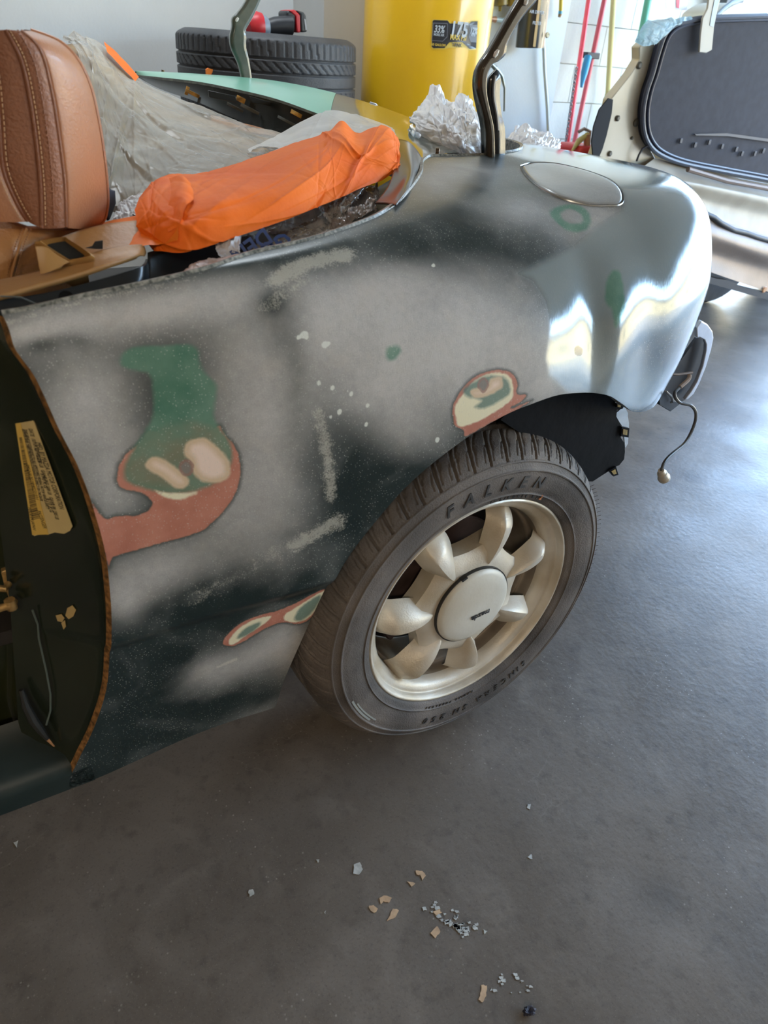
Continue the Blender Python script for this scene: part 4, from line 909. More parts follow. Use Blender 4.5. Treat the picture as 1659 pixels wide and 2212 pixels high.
# ------------------------------------------------------------------ driver's seat (part of the car)
lea = mat('tan_leather', (.36, .150, .070), .40, col2=(.42, .185, .09), vscale=7, bump=.13, bscale=420, coat=.10)
lea2 = mat('tan_leather_light', (.42, .19, .065), .40, col2=(.50, .24, .085), vscale=6, bump=.18, bscale=300, coat=.12)
leac = mat('brown_leather_centre', (.25, .10, .052), .42, col2=(.30, .12, .06), vscale=7, bump=.25, bscale=340, coat=.08)
seat = bpy.data.objects.new('seat', None); COL.objects.link(seat); seat.parent = car; seat.location = (-.6, -.35, .5)
YS = .30
def pad(name, edge_l, edge_r, top_pts, bot_pts, y, bulge, m_, back=.10, seams=(), na=60, nb=60):
    """padded panel between left and right edges (pixel curves, top to bottom)"""
    A = catmull(np.array([aty(*p, y) for p in edge_l]), na); B = catmull(np.array([aty(*p, y) for p in edge_r]), na)
    G = []
    for i in range(na):
        u = np.linspace(0, 1, nb); w = np.sqrt(np.clip(1-(2*u-1)**2, 0, 1))**.8; ve = math.sqrt(max(0, 1-(2*i/(na-1)-1)**2))**.55
        G.append(A[i]*(1-u[:, None])+B[i]*u[:, None]+np.array([0, -1, 0])*(bulge*w*ve)[:, None])
    return np.array(G)
# head-rest bolster: three upholstered panels across its side, piped seams between
T = lambda l: l
e0 = [(-150, 110), (-170, 200), (-175, 300), (-160, 400), (-120, 470)]
eA = [(-30, 66), (-12, 160), (-2, 260), (6, 360), (32, 430), (60, 478)]
eB = [(45, 66), (88, 110), (112, 200), (128, 300), (140, 400), (143, 490)]
eM = [(12, 64), (46, 130), (66, 220), (80, 320), (88, 410), (90, 492)]
eC = [(66, 66), (128, 90), (168, 130), (196, 190), (214, 270), (226, 350), (232, 420), (230, 455), (222, 478), (206, 488)]
def curve_y(pts, n, y): return catmull(np.array([aty(*p, y) for p in pts]), n)
def padded(name, l, r, yl, yr, bulge, m_, label=None):
    A = curve_y(l, 70, yl); B = curve_y(r, 70, yr); G = []
    for i in range(70):
        u = np.linspace(0, 1, 26)[:, None]; w = np.clip(1-(2*u-1)**2, 0, 1)**.6
        G.append(A[i]*(1-u)+B[i]*u+np.array([0, -1, 0])*bulge*w)
    return MB().grid(np.array(G)).build(name, m_, hr, smooth=True, auto=False, label=label)
hr = bpy.data.objects.new('headrest', None); COL.objects.link(hr); hr.parent = seat
padded('headrest_panel', e0, eA, .22, .205, .010, lea)
padded('headrest_panel', eA, eM, .205, .198, .004, leac)
padded('headrest_panel', eM, eB, .198, .200, .005, leac)
padded('headrest_panel', eB, eC, .200, .262, .012, lea)
rim2 = curve_y(eC, 70, .262); cc_ = np.array(aty(60, 300, .40))
MB().grid(np.stack([rim2, rim2+np.array([.004, .010, 0]), rim2+np.array([.0, .05, 0]), rim2*.96+cc_*.04+np.array([0, .14, 0]), rim2*.8+cc_*.2+np.array([0, .19, 0])])).build('headrest_back', leac, hr, smooth=True)
for l, y in ((eA, .204), (eM, .1965), (eB, .199)):
    c = curve_y(l, 60, y); MB().tube([tuple(q+np.array([0, -.0005, 0])) for q in c], .0016, 8).build('piping', leac, hr, smooth=True)
c = curve_y(eC, 70, .261); MB().tube([tuple(q) for q in c], .0022, 8).build('piping', lea, hr, smooth=True)
thr = mat('stitch_thread', (.50, .30, .16), .7)
def stitches(l, y, off, n, m_=thr, par=hr):
    c = curve_y([(p[0]+off, p[1]) for p in l], n*3, y); s = MB()
    for k in range(n-1): s.tube([tuple(c[3*k]), tuple(c[3*k+1]), tuple(c[3*k+2])], .0006, 5)
    o_ = s.build('stitching', m_, par, smooth=True); o_['kind'] = 'stuff'
stitches(eM, .1925, 8, 46); stitches(eM, .1935, 26, 46, leac); stitches(eA, .199, 10, 40); stitches(eA, .199, -12, 40)
# backrest shoulder below the head-rest
sb = [[(-260, 430, .30), (-120, 455, .26), (-40, 462, .24), (25, 478, .225), (62, 492, .225), (140, 494, .235), (200, 490, .26), (222, 486, .29)],
      [(-260, 520, .26), (-120, 530, .22), (-40, 540, .205), (15, 548, .200), (45, 552, .205), (120, 548, .225), (170, 540, .26), (200, 530, .30)],
      [(-260, 620, .25), (-120, 640, .21), (-60, 650, .20), (0, 640, .195), (30, 640, .20), (95, 620, .225), (130, 600, .26), (160, 580, .30)],
      [(-260, 760, .25), (-120, 760, .21), (-60, 760, .20), (-10, 760, .195), (20, 760, .20), (90, 720, .225), (120, 700, .26), (150, 690, .30)]]
MB().grid(net(sb, 50, 80)).build('backrest', lea2, seat, smooth=True, auto=False)
seam = curve_y([(58, 494), (46, 520), (36, 552), (26, 590), (20, 620)], 40, .198)
MB().tube([tuple(q) for q in seam], .0014, 8).build('piping', lea2, seat, smooth=True)
for off in (-9, 9): stitches([(58, 494), (46, 520), (36, 552), (26, 590), (20, 620)], .1965, off, 24, mat('stitch_tan', (.33, .15, .06), .6), seat)
MB().tube([aty(-60, 484, .222), aty(10, 474, .215), aty(60, 492, .215), aty(140, 494, .22), aty(205, 489, .25)], .002, 8).build('piping', leac, seat, smooth=True)
MB().grid(net([[(226, 350, .34), (232, 402, .32), (246, 412, .34)], [(230, 470, .30), (234, 475, .30), (248, 440, .33)]], 8, 12)).build('belt_webbing', mat('webbing_navy', (.012, .016, .028), .8), car, smooth=True, solid=.003)

# tan interior trim: side rail with the belt guide standing on it
tan = mat('tan_plastic', (.40, .20, .065), .45, col2=(.46, .25, .085), vscale=9, bump=.08, bscale=160)
tr = [[(-120, 640, .11), (0, 610, .125), (90, 590, .13), (170, 562, .14), (240, 540, .15), (300, 532, .16), (309, 540, .162)],
      [(-120, 655, .095), (0, 628, .105), (90, 604, .115), (170, 580, .125), (240, 560, .135), (300, 545, .15), (311, 546, .16)],
      [(-120, 672, .085), (0, 643, .09), (90, 618, .10), (170, 596, .11), (240, 572, .12), (295, 555, .14), (308, 552, .155)]]
trim = MB().grid(net(tr, 16, 80)).build('side_trim', tan, car, smooth=True, solid=.005)
MB().grid(net([[(80, 540, .20), (140, 512, .205), (220, 488, .21), (300, 478, .22)], [(95, 560, .17), (160, 545, .17), (225, 540, .17), (300, 545, .165)], [(90, 590, .14), (170, 565, .145), (240, 545, .155), (300, 536, .165)]], 16, 50)).build('trim_rear', tan, trim, smooth=True, solid=.003)
gd = MB(); 
gp = [(78, 528), (88, 520), (138, 514), (150, 520), (200, 550), (199, 562), (165, 568), (140, 568)]
inn = [(102, 530), (106, 526), (138, 520), (146, 524), (183, 551), (180, 555), (152, 560), (146, 558)]
O_ = catmull(np.array([aty(*p, .125) for p in gp+gp[:3]]), 12*10+1)[12:12+96]; I_ = catmull(np.array([aty(*p, .128) for p in inn+inn[:3]]), 121)[12:12+96]
ring_ = np.stack([O_+np.array([0, .006, -.004]), O_, (O_+I_)/2+np.array([0, -.004, .003]), I_, I_+np.array([0, .008, -.010]), I_+np.array([0, .010, -.030])]); ring_ = np.concatenate([ring_, ring_[:, :1]], 1)
guide = MB().grid(ring_).build('belt_guide', mat('guide_ochre', (.33, .17, .05), .4, col2=(.40, .22, .07), vscale=14), trim, smooth=True)
MB().grid(net([[(76, 532, .124), (100, 534, .122), (125, 552, .120), (150, 566, .120)], [(82, 562, .120), (100, 566, .118), (118, 570, .118), (138, 572, .118)], [(88, 592, .117), (98, 590, .116), (115, 584, .116), (130, 578, .116)]], 20, 24)).build('guide_side', guide.data.materials[0], guide, smooth=True, solid=.002)
MB().prism([aty(*p, .1285) for p in inn], (0, .002, 0)).build('guide_well', mat('well_black', (.004, .004, .004), .7), guide)
MB().prism([aty(*p, .150) for p in [(185, 536), (200, 532), (206, 522), (222, 520), (222, 538), (205, 538)]], (0, .002, 0)).build('trim_slot', mat('slot_black', (.006, .005, .004), .7), trim)

# ------------------------------------------------------------------ masking paper, plastic sheeting and bags
paper = mat('orange_paper', (.86, .145, .006), .7, col2=(.92, .19, .010), spec=.3, vscale=9, bump=.10, bscale=60)
pr = [[(300, 428, .34), (318, 405, .35), (345, 384, .36), (450, 372, .37), (560, 342, .39), (640, 310, .40), (690, 297, .41), (712, 286, .42), (738, 264, .44), (768, 288, .43), (800, 281, .44), (832, 275, .45), (852, 290, .44), (860, 310, .42)],
      [(298, 445, .28), (322, 424, .27), (352, 412, .26), (455, 398, .27), (560, 372, .29), (640, 342, .31), (690, 326, .32), (712, 318, .33), (740, 304, .35), (768, 316, .34), (800, 312, .35), (832, 306, .36), (852, 318, .36), (862, 330, .36)],
      [(300, 470, .22), (325, 455, .20), (360, 448, .19), (460, 432, .19), (560, 410, .21), (640, 382, .24), (690, 366, .26), (720, 356, .28), (745, 346, .30), (770, 348, .31), (800, 342, .32), (830, 336, .33), (852, 342, .34), (862, 346, .34)],
      [(310, 505, .19), (330, 498, .17), (365, 492, .155), (460, 475, .155), (560, 450, .175), (640, 422, .20), (690, 404, .23), (720, 392, .25), (745, 382, .265), (775, 374, .28), (805, 364, .30), (832, 358, .31), (850, 358, .32), (860, 358, .33)],
      [(335, 540, .17), (350, 543, .155), (402, 545, .145), (480, 521, .15), (560, 495, .165), (640, 466, .19), (690, 446, .21), (720, 434, .23), (745, 424, .245), (775, 410, .26), (805, 398, .28), (826, 388, .30), (846, 376, .31), (858, 365, .325)]]
PGr = net(pr, 110, 330); PGr = crumple(PGr, .0035, 6, 2, .8); PGr = folds(PGr, 34, .0042, .06, 4); PGr = folds(PGr, 45, .0013, .02, 9)
op = MB().grid(PGr).build('masking_paper', paper, smooth=True, auto=False); tag(op, 'crumpled orange masking paper draped along the cockpit edge of the sanded car', 'paper')
tl_ = [[(222, 482, .30), (260, 474, .27), (300, 466, .24), (345, 458, .20), (372, 452, .18)], [(220, 510, .24), (260, 504, .22), (300, 500, .20), (350, 495, .17), (385, 490, .15)], [(221, 541, .19), (260, 538, .18), (300, 533, .16), (350, 528, .15), (385, 520, .14)]]
TG = net(tl_, 40, 90); TG = crumple(TG, .002, 16, 9, .6); MB().grid(TG).build('folded_tail', mat('orange_paper_bright', (.92, .21, .008), .55, bump=.08, bscale=50), op, smooth=True)
fk = [[(366, 388, .27), (392, 382, .27), (410, 398, .25)], [(372, 424, .21), (398, 420, .20), (418, 430, .19)], [(362, 458, .18), (380, 452, .17), (402, 450, .17)], [(366, 505, .15), (380, 495, .15), (392, 482, .15)]]
MB().grid(crumple(net(fk, 50, 24), .004, 30, 4, .8)).build('fold', paper, op, smooth=True)

sheet_m = film('painters_film', (.62, .54, .42), .55, .16, .22, 7)
sh = [[(135, 84, 1.15), (156, 74, 1.16), (180, 82, 1.15), (215, 95, 1.13), (250, 128, 1.10), (300, 178, 1.05), (370, 210, 1.0), (435, 238, .95), (500, 262, .90), (560, 288, .85), (640, 300, .78), (720, 310, .70)],
      [(165, 110, .95), (185, 110, .96), (205, 130, .96), (235, 160, .95), (270, 195, .92), (320, 230, .88), (390, 262, .84), (450, 285, .80), (510, 300, .76), (565, 315, .72), (640, 322, .66), (720, 330, .60)],
      [(180, 190, .80), (200, 200, .80), (225, 222, .79), (255, 245, .77), (290, 268, .75), (340, 290, .72), (400, 312, .69), (460, 326, .66), (520, 338, .63), (575, 345, .60), (640, 348, .56), (720, 350, .52)],
      [(200, 300, .62), (215, 310, .62), (240, 325, .61), (270, 340, .60), (310, 352, .58), (355, 362, .56), (410, 370, .54), (470, 375, .52), (530, 375, .50), (580, 375, .48), (640, 370, .46), (720, 365, .46)],
      [(215, 430, .45), (228, 438, .45), (250, 445, .44), (290, 448, .42), (330, 446, .40), (370, 440, .39), (420, 425, .38), (480, 420, .38), (540, 410, .39), (590, 405, .40), (640, 400, .42), (720, 390, .43)]]
SGd = net(sh, 150, 230); SGd = crumple(SGd, .008, 4.0, 1, .6); SGd = folds(SGd, 50, .006, .05, 3); SGd = folds(SGd, 120, .0012, .012, 5)
ps = MB().grid(SGd).build('plastic_sheet', sheet_m, smooth=True, auto=False); tag(ps, 'hazy painter\'s plastic sheet slumped over the seats and cockpit of the car', 'plastic sheet')
MB().grid(crumple(net([[(225, 96, 1.12), (262, 128, 1.08), (300, 172, 1.04)], [(232, 118, 1.06), (262, 150, 1.03), (292, 182, 1.0)]], 8, 30)+np.array([0, 0, .004]), .003, 20, 1)).build('tape_strip', paper, ps, smooth=True)
# what lies under the sheet
under = mat('under_dark', (.08, .045, .02), .6, col2=(.34, .20, .07), vscale=6)
us_ = [[(a, b+14, y+.12) for a, b, y in sh[k][::2]] for k in (0, 1, 2, 3, 4)]
so = MB().grid(net(us_, 30, 40)).build('seat_cover_bulk', under, smooth=True); so.parent = seat; so.data.transform(Matrix.Translation(-Vector((-.6, .45, .5))))
s2 = [[(535, 322, .62), (600, 290, .64), (660, 258, .66), (712, 238, .68), (770, 248, .64), (830, 268, .58), (852, 280, .54)],
      [(545, 338, .55), (610, 310, .56), (665, 282, .57), (715, 268, .58), (770, 270, .55), (830, 284, .50), (855, 292, .48)],
      [(560, 352, .46), (620, 328, .46), (670, 306, .47), (718, 296, .48), (770, 292, .47), (830, 292, .46), (858, 302, .45)]]
S2 = folds(net(s2, 60, 150), 30, .0025, .04, 8)
pw2 = MB().grid(S2).build('plastic_sheet', film('milky_film', (.80, .77, .72), .80, .22, .2, 8), smooth=True, auto=False); tag(pw2, 'smooth milky plastic pulled tight behind the orange masking paper', 'plastic sheet')
MB().grid(crumple(net([[(535, 335, .52), (560, 318, .54), (600, 322, .53), (640, 330, .50)], [(560, 352, .47), (580, 348, .47), (610, 345, .47), (640, 340, .46)]], 14, 30), .004, 40, 2)).build('amber_fold', mat('amber_film', (.30, .18, .05), .2, col2=(.05, .03, .02), vscale=60), pw2, smooth=True)
bagf = film('grocery_film', (.74, .71, .67), .50, .15, .4, 24); bagw = film('white_bag_film', (.92, .90, .91), .93, .35, .15, 10)
def bag(name, rows, m_, label, seed, amp=.010, na=90, nb=140, cat='plastic bag', group=None):
    G = crumple(net(rows, na, nb), amp*.5, 9, seed, .8); G = folds(G, 60, amp*.6, .05, seed); G = folds(G, 120, amp*.25, .018, seed+1)
    o_ = MB().grid(G).build(name, m_, smooth=True, auto=False); return tag(o_, label, cat, group)
bg1 = bag('plastic_bag', [[(400, 540, .24), (470, 510, .25), (540, 495, .26), (620, 470, .27), (690, 445, .29), (745, 425, .31)],
     [(425, 568, .20), (480, 545, .20), (550, 530, .20), (620, 510, .22), (690, 480, .24), (735, 450, .27)],
     [(440, 580, .16), (490, 570, .15), (560, 556, .15), (625, 540, .16), (690, 505, .19), (740, 478, .22)],
     [(450, 610, .14), (490, 590, .13), (560, 572, .13), (625, 555, .14), (690, 525, .17), (745, 495, .20)]], bagf, 'clear crinkled shopping bag with blue printing below the orange paper', 2)
tI = mat('print_blue', (.02, .06, .22), .5)
def bag_text(body, a, b, hgt, y):
    A = aty(*a, y); B = aty(*b, y); n_ = np.array([.1, -.8, .6]); text('lettering', body, hgt, frame(tuple((A+B)/2), tuple(B-A), tuple(np.cross(n_, B-A))), tI, bg1, .0003, bold=.0006)
bag_text('GU', (614, 520), (578, 540), .026, .128); bag_text('DEN', (566, 514), (518, 548), .024, .130)
bag('plastic_bag', [[(488, 505, .19), (508, 502, .18), (522, 502, .18)], [(466, 520, .16), (495, 522, .15), (520, 520, .15)], [(472, 545, .15), (495, 545, .135), (518, 538, .135)], [(488, 560, .14), (500, 556, .135), (514, 556, .135)]], bagw, 'white bag corner hanging under the left end of the orange paper', 5, .004, 50, 50)
bag('plastic_bag', [[(400, 590, .12), (425, 568, .125), (470, 558, .125), (520, 548, .125), (585, 545, .12)], [(398, 596, .10), (425, 580, .105), (470, 572, .105), (520, 562, .105), (580, 552, .11)], [(398, 604, .09), (430, 594, .09), (470, 584, .09), (520, 574, .095), (575, 560, .10)]], film('pink_film', (.80, .66, .62), .85, .25, .3, 20), 'pinkish thin plastic bag lying along the panel edge', 6, .003, 40, 90)
bag('plastic_bag', [[(700, 440, .30), (735, 430, .31), (775, 412, .33), (815, 396, .34)], [(705, 460, .27), (745, 452, .27), (780, 436, .28), (820, 420, .29)], [(712, 480, .22), (745, 480, .21), (775, 462, .22), (810, 440, .24)], [(715, 500, .20), (745, 496, .19), (780, 476, .20), (815, 452, .22)]], film('grey_film', (.36, .32, .30), .8, .2, .4, 16), 'grey-brown balled plastic bag at the rear corner of the cockpit opening', 7, .010, 70, 80)
bag('plastic_bag', [[(690, 440, .26), (720, 435, .27), (760, 405, .29), (800, 388, .30)], [(690, 452, .24), (720, 455, .24), (752, 420, .26), (795, 400, .28)], [(700, 470, .22), (725, 486, .205), (740, 466, .22), (770, 430, .25)]], bagf, 'shiny clear plastic wisp beneath the right end of the orange paper', 8, .006, 50, 70)
bag('plastic_bag', [[(245, 470, .40), (262, 440, .42), (290, 425, .42), (320, 415, .42)], [(246, 478, .36), (268, 460, .36), (295, 445, .36), (325, 430, .36)], [(250, 490, .32), (270, 478, .30), (300, 462, .30), (325, 450, .30)]], bagw, 'white plastic tuft between the tan head-rest and orange paper', 9, .005, 40, 50)
# white bags standing in the boot
bag('plastic_bag', [[(892, 256, .80), (915, 215, .85), (942, 184, .88), (958, 205, .86), (975, 222, .84), (988, 212, .82), (1000, 208, .82), (1022, 222, .80)],
     [(888, 262, .74), (915, 245, .72), (945, 228, .72), (965, 240, .70), (985, 246, .70), (1000, 240, .70), (1015, 245, .70), (1036, 262, .70)],
     [(885, 265, .70), (925, 270, .64), (955, 268, .62), (975, 275, .60), (995, 280, .60), (1010, 276, .60), (1025, 280, .62), (1046, 292, .64)],
     [(900, 275, .66), (940, 296, .60), (970, 305, .58), (990, 312, .56), (1010, 314, .56), (1025, 312, .58), (1040, 316, .60), (1058, 322, .62)],
     [(920, 290, .64), (960, 330, .58), (985, 340, .58), (1000, 345, .58), (1020, 348, .58), (1035, 350, .6), (1048, 350, .6), (1062, 350, .62)]], bagw, 'tall crumpled white plastic bag in the boot before the yellow tank', 11, .012, 110, 150)
bag('plastic_bag', [[(1092, 312, .72), (1105, 285, .74), (1130, 268, .76), (1150, 275, .76), (1175, 285, .76), (1195, 295, .76), (1208, 312, .74)],
     [(1090, 325, .68), (1105, 305, .66), (1130, 290, .66), (1152, 296, .64), (1176, 304, .64), (1196, 312, .66), (1210, 326, .68)],
     [(1090, 340, .66), (1108, 326, .62), (1132, 316, .60), (1155, 320, .58), (1178, 324, .58), (1196, 330, .6), (1211, 338, .64)],
     [(1090, 356, .66), (1108, 352, .62), (1132, 350, .60), (1155, 350, .58), (1178, 350, .58), (1196, 350, .6), (1210, 352, .64)]], bagw, 'rounded white plastic bag in the boot right of the near hinge arm', 12, .010, 80, 120)

# ------------------------------------------------------------------ background: tyre stack, drill, compressor
bt_m = mat('stack_tyre_rubber', (.035, .037, .042), .55, col2=(.06, .062, .068), vscale=10, bump=.15, bscale=200)
YT = 2.15; cx = (aty(390, 100, YT)[0]+aty(747, 100, YT)[0])/2; RT = .318; TW = .232
def tyre_mesh(seed, R0, wd):
    zs = np.linspace(-.5, .5, 90); prof = []
    for z in zs:
        q = abs(z*2); r = R0-(.004*q*q) if q < .80 else R0-.0026-.034*((q-.80)/.20)**2.2
        prof.append((r, z*wd))
    n = 420; ang = np.linspace(0, 2*math.pi, n+1)[:-1]; R_ = np.array([p[0] for p in prof])[:, None]+np.zeros((1, n)); Z_ = np.array([p[1] for p in prof])[:, None]+np.zeros((1, n)); A = ang[None]+0*R_
    d = np.zeros_like(R_)
    for zc in (-.060, -.020, .020, .060): d = np.where(abs(Z_-zc) < .0036, .008, d)
    def gr(n_, w, z0, z1, sl):
        t = (Z_-z0)/(z1-z0); a = (A*n_/(2*math.pi)+sl*t) % 1; a = np.minimum(a, 1-a)/n_*2*math.pi*R0; return (Z_ > z0) & (Z_ < z1) & (a < w)
    d = np.where(gr(72, .0024, .066, .108, .1) | gr(72, .0024, -.108, -.066, .1), .005, d)
    d = np.where(gr(60, .0026, .024, .050, 1.0) | gr(60, .0026, -.056, -.030, 1.0), .005, d)
    R_ = R_-d; G = np.stack([R_*np.cos(A), R_*np.sin(A), Z_], -1); G = np.concatenate([G, G[:, :1]], 1); return MB().grid(G)
stack_names = ['topmost wide black tyre of the stack by the wall, drill on it', 'second wide black tyre down in the stack by the wall', 'third tyre down in the stack, hidden behind the car', 'lowest tyre of the stack by the wall, on the floor']
zt_ = aty(568, 62, YT-.25)[2]
zt_ = 1.025; src = None; TH = zt_/4
for k in range(4):
    z = zt_-TH*(k+.5)
    e = empty('tyre', (cx+[0, .004, -.006, .003][k], YT+[0, .004, .0, -.004][k], z), stack_names[k], 'tyre', 'tyres stacked by the wall')
    g = tyre_mesh(k, RT, TH*.985) if k == 0 else None
    if k == 0:
        g.v = [tuple(np.array(p)+np.array(e.location)) for p in g.v]; src = g.build('tread', bt_m, e, smooth=True, auto=False)
        sw_ = MB().lathe([(RT-.036, TH*.4925), (RT-.055, TH*.496), (RT-.075, TH*.49), (RT-.095, TH*.46), (.205, TH*.40), (.200, TH*.36)], tuple(e.location), 2, 96).lathe([(RT-.036, -TH*.4925), (RT-.055, -TH*.496), (RT-.095, -TH*.46), (.205, -TH*.40), (.200, -TH*.36)], tuple(e.location), 2, 96)
        ssrc = sw_.build('sidewall', bt_m, e, smooth=True)
    else:
        for s_o in (src, ssrc):
            c = s_o.copy(); c.parent = e; COL.objects.link(c)
dr = empty('cordless_drill', (aty(600, 68, YT)[0], YT, zt_), 'red and black cordless drill lying on the topmost tyre', 'drill')
YD = 2.02
red_m = mat('tool_red', (.52, .02, .03), .4); blk_m = mat('tool_black', (.02, .022, .028), .45); gry_m = mat('tool_grey', (.20, .25, .32), .4)
P8 = lambda p, y=YD: aty(480+p[0]*.13261, p[1]*.13261, y)
zf = zt_-P8((900, 520))[2]
def dp(mb, *a, **k):
    mb.v = [(v[0], v[1], v[2]+zf+.004) for v in mb.v]; return mb.build(*a, **k)
dp(MB().tube([P8((420, 440)), P8((470, 430)), P8((560, 425)), P8((640, 430))], [.030, .038, .042, .038], 20), 'motor_housing', red_m, dr, smooth=True)
dp(MB().tube([P8((640, 445)), P8((700, 450)), P8((745, 455))], [.036, .034, .026], 20), 'gear_case', gry_m, dr, smooth=True)
dp(MB().tube([P8((745, 440)), P8((860, 420)), P8((1000, 410)), P8((1120, 420))], [.022, .026, .026, .030], 16), 'handle', blk_m, dr, smooth=True)
dp(MB().prism([P8(p) for p in [(1050, 180), (1180, 150), (1200, 240), (1180, 520), (1060, 500)]], (0, .08, 0)), 'battery_mount', blk_m, dr, bevel=.006)
dp(MB().prism([P8(p, YD-.003) for p in [(1085, 165), (1180, 150), (1270, 240), (1280, 525), (1220, 530), (1195, 260)]], (0, .086, 0)), 'battery_band', red_m, dr, bevel=.004)
dp(MB().prism([P8(p) for p in [(1210, 160), (1330, 190), (1370, 250), (1390, 515), (1290, 525), (1275, 240)]], (0, .08, 0)), 'battery', mat('battery_charcoal', (.05, .055, .06), .5), dr, bevel=.006)
dp(MB().prism([P8(p, YD-.002) for p in [(1335, 300), (1360, 310), (1385, 480), (1360, 490)]], (0, .002, 0)), 'battery_print', mat('print_grey', (.4, .4, .42), .5), dr)

# yellow compressor tank
ty = mat('tank_yellow', (.90, .52, .012), .28, col2=(.93, .56, .02), vscale=3, coat=.5)
YK = 2.12; dK = np.linalg.norm(aty(915, 100, YK)[:2]-CAM[:2])
cK = np.array([(aty(786, 100, YK)[0]+aty(1042, 100, YK)[0])/2, YK]); RK = (aty(1042, 100, YK)[0]-aty(786, 100, YK)[0])/2*.90
tank = empty('air_compressor', (cK[0], cK[1], 0), 'tall yellow upright air compressor tank against the pilaster', 'air compressor')
MB().lathe([(.0, .16), (RK*.5, .17), (RK*.86, .20), (RK, .27), (RK, 1.60), (RK*.86, 1.68), (RK*.5, 1.72), (0, 1.73)], (cK[0], cK[1], 0), 2, 96).build('tank', ty, tank, smooth=True, auto=False)
MB().lathe([(RK*.84, .02), (RK*.86, .02), (RK*.86, .22), (RK*.82, .22)], (cK[0], cK[1], 0), 2, 48).build('base_ring', mat('tank_black', (.02, .02, .02), .4), tank, smooth=True)
for k in range(3):
    a = .6+k*2.094; MB().box((cK[0]+RK*.9*math.cos(a), cK[1]+RK*.9*math.sin(a), .05), (.08, .08, .1)).build('foot', mat('foot_black', (.02, .02, .02), .5), tank, bevel=.005)
# decal wrapped on the tank: label coordinates (pixels of the crop) -> tank surface
def on_tank(px, py, lift=.0015):
    d = ray(px, py); o2 = CAM[:2]-cK; a = d[:2]@d[:2]; b = 2*o2@d[:2]; R_ = RK+lift; c = o2@o2-R_*R_; t = (-b-math.sqrt(max(0, b*b-4*a*c)))/(2*a); return CAM+d*t
zd = lambda p: (900+p[0]*.09644, 20+p[1]*.09641)
def decal(name, poly, m_, lift, parent, holes=None):
    """fan-filled thin patch on the tank"""
    P = []
    for a, b in zip(poly, poly[1:]+poly[:1]):
        for k in range(6): P.append(np.array(a)*(1-k/6)+np.array(b)*k/6)
    c = np.mean(poly, 0); mb = MB(); rings = []
    for f in (1, .75, .5, .25, .02): rings.append([on_tank(*zd(c+(p-c)*f), lift) for p in P])
    G = np.array(rings); G = np.concatenate([G, G[:, :1]], 1); return mb.grid(G).build(name, m_, parent, smooth=False)
dkn = mat('decal_black', (.028, .032, .042), .3, coat=.3); dky = mat('decal_yellow', (.85, .62, .10), .4); dkw = mat('decal_white', (.62, .70, .78), .4); dkg = mat('decal_grey', (.20, .22, .26), .35)
lab = decal('decal', [(370, 225), (700, 235), (760, 300), (1160, 310), (1225, 250), (1378, 250), (1345, 905), (1180, 915), (1100, 860), (720, 860), (620, 900), (350, 895), (320, 850), (345, 260)], dky, .0010, tank)
decal('decal_field', [(385, 240), (690, 252), (745, 318), (1165, 328), (1235, 272), (1366, 270), (1332, 880), (1190, 890), (1120, 760), (1090, 738), (740, 738), (690, 790), (625, 868), (380, 872), (338, 840), (360, 265)], dkn, .0018, lab)
decal('decal_panel', [(370, 300), (690, 310), (700, 350), (690, 620), (590, 725), (335, 705)], dkg, .0024, lab)
decal('decal_panel', [(385, 320), (680, 328), (688, 350), (676, 610), (583, 708), (348, 690)], dkn, .0030, lab)
decal('decal_panel', [(1190, 350), (1360, 350), (1340, 745), (1210, 735), (1170, 620)], dkg, .0024, lab)
def tank_text(body, a, hgt, m_, ang=0., sx=1., shear=0.):
    p = on_tank(*zd(a), .0042); n_ = np.array([*(p[:2]-cK), 0]); n_ /= np.linalg.norm(n_); x = np.array([-n_[1], n_[0], 0.]); x = x*(1 if x@CR > 0 else -1)
    up = np.cross(n_, x); up = up*(1 if up[2] > 0 else -1); text('lettering', body, hgt, frame(p, x, up), m_, lab, .0002, bold=hgt*.025, sx=sx, shear=shear)
tank_text('175', (948, 470), .062, dkw, sx=.80, shear=.1); tank_text('MAX PSI', (935, 640), .022, dky, sx=.85); tank_text('33%', (505, 455), .030, dkw, sx=.75, shear=.2); tank_text('MORE AIR', (500, 575), .010, dkw, sx=.85)
tank_text('12%', (1275, 490), .028, dkw, sx=.8, shear=.2); tank_text('FASTER', (1265, 585), .009, dkw, sx=.8); tank_text('60 GALLON', (490, 800), .010, dky); tank_text('TANK', (900, 805), .015, dkn)

# air line fittings and filters on the wall beyond the tank
YW = 2.585
brass = mat('brass', (.35, .26, .08), .3, metal=.7, var=.3, vscale=60); clr = mat('pale_hose', (.50, .64, .70), .25)
z9 = lambda p: (1040+p[0]*.13261, p[1]*.13265)
mf = empty('air_manifold', tuple(aty(1085, 10, YW-.04)), 'small brass and brown air filter bowls on the wall beside the tank', 'air filter')
for c0 in (310, 530):
    MB().tube([aty(*z9((c0, -220)), YW-.05), aty(*z9((c0, 80)), YW-.05), aty(*z9((c0, 100)), YW-.05)], [.035, .035, .018], 16).build('filter_bowl', mat('bowl_brown', (.13, .10, .05), .25, col2=(.30, .22, .05), vscale=14), mf, smooth=True)
    MB().tube([aty(*z9((c0-5, 95)), YW-.05), aty(*z9((c0-10, 185)), YW-.05)], [.010, .006], 10).build('drain_stem', brass, mf, smooth=True)
MB().tube([aty(*z9((60, 305)), YW-.04), aty(*z9((180, 312)), YW-.04), aty(*z9((230, 318)), YW-.04)], [.009, .011, .013], 10).build('hose_fitting', mat('copper_fitting', (.55, .30, .20), .3, metal=.4), mf, smooth=True)
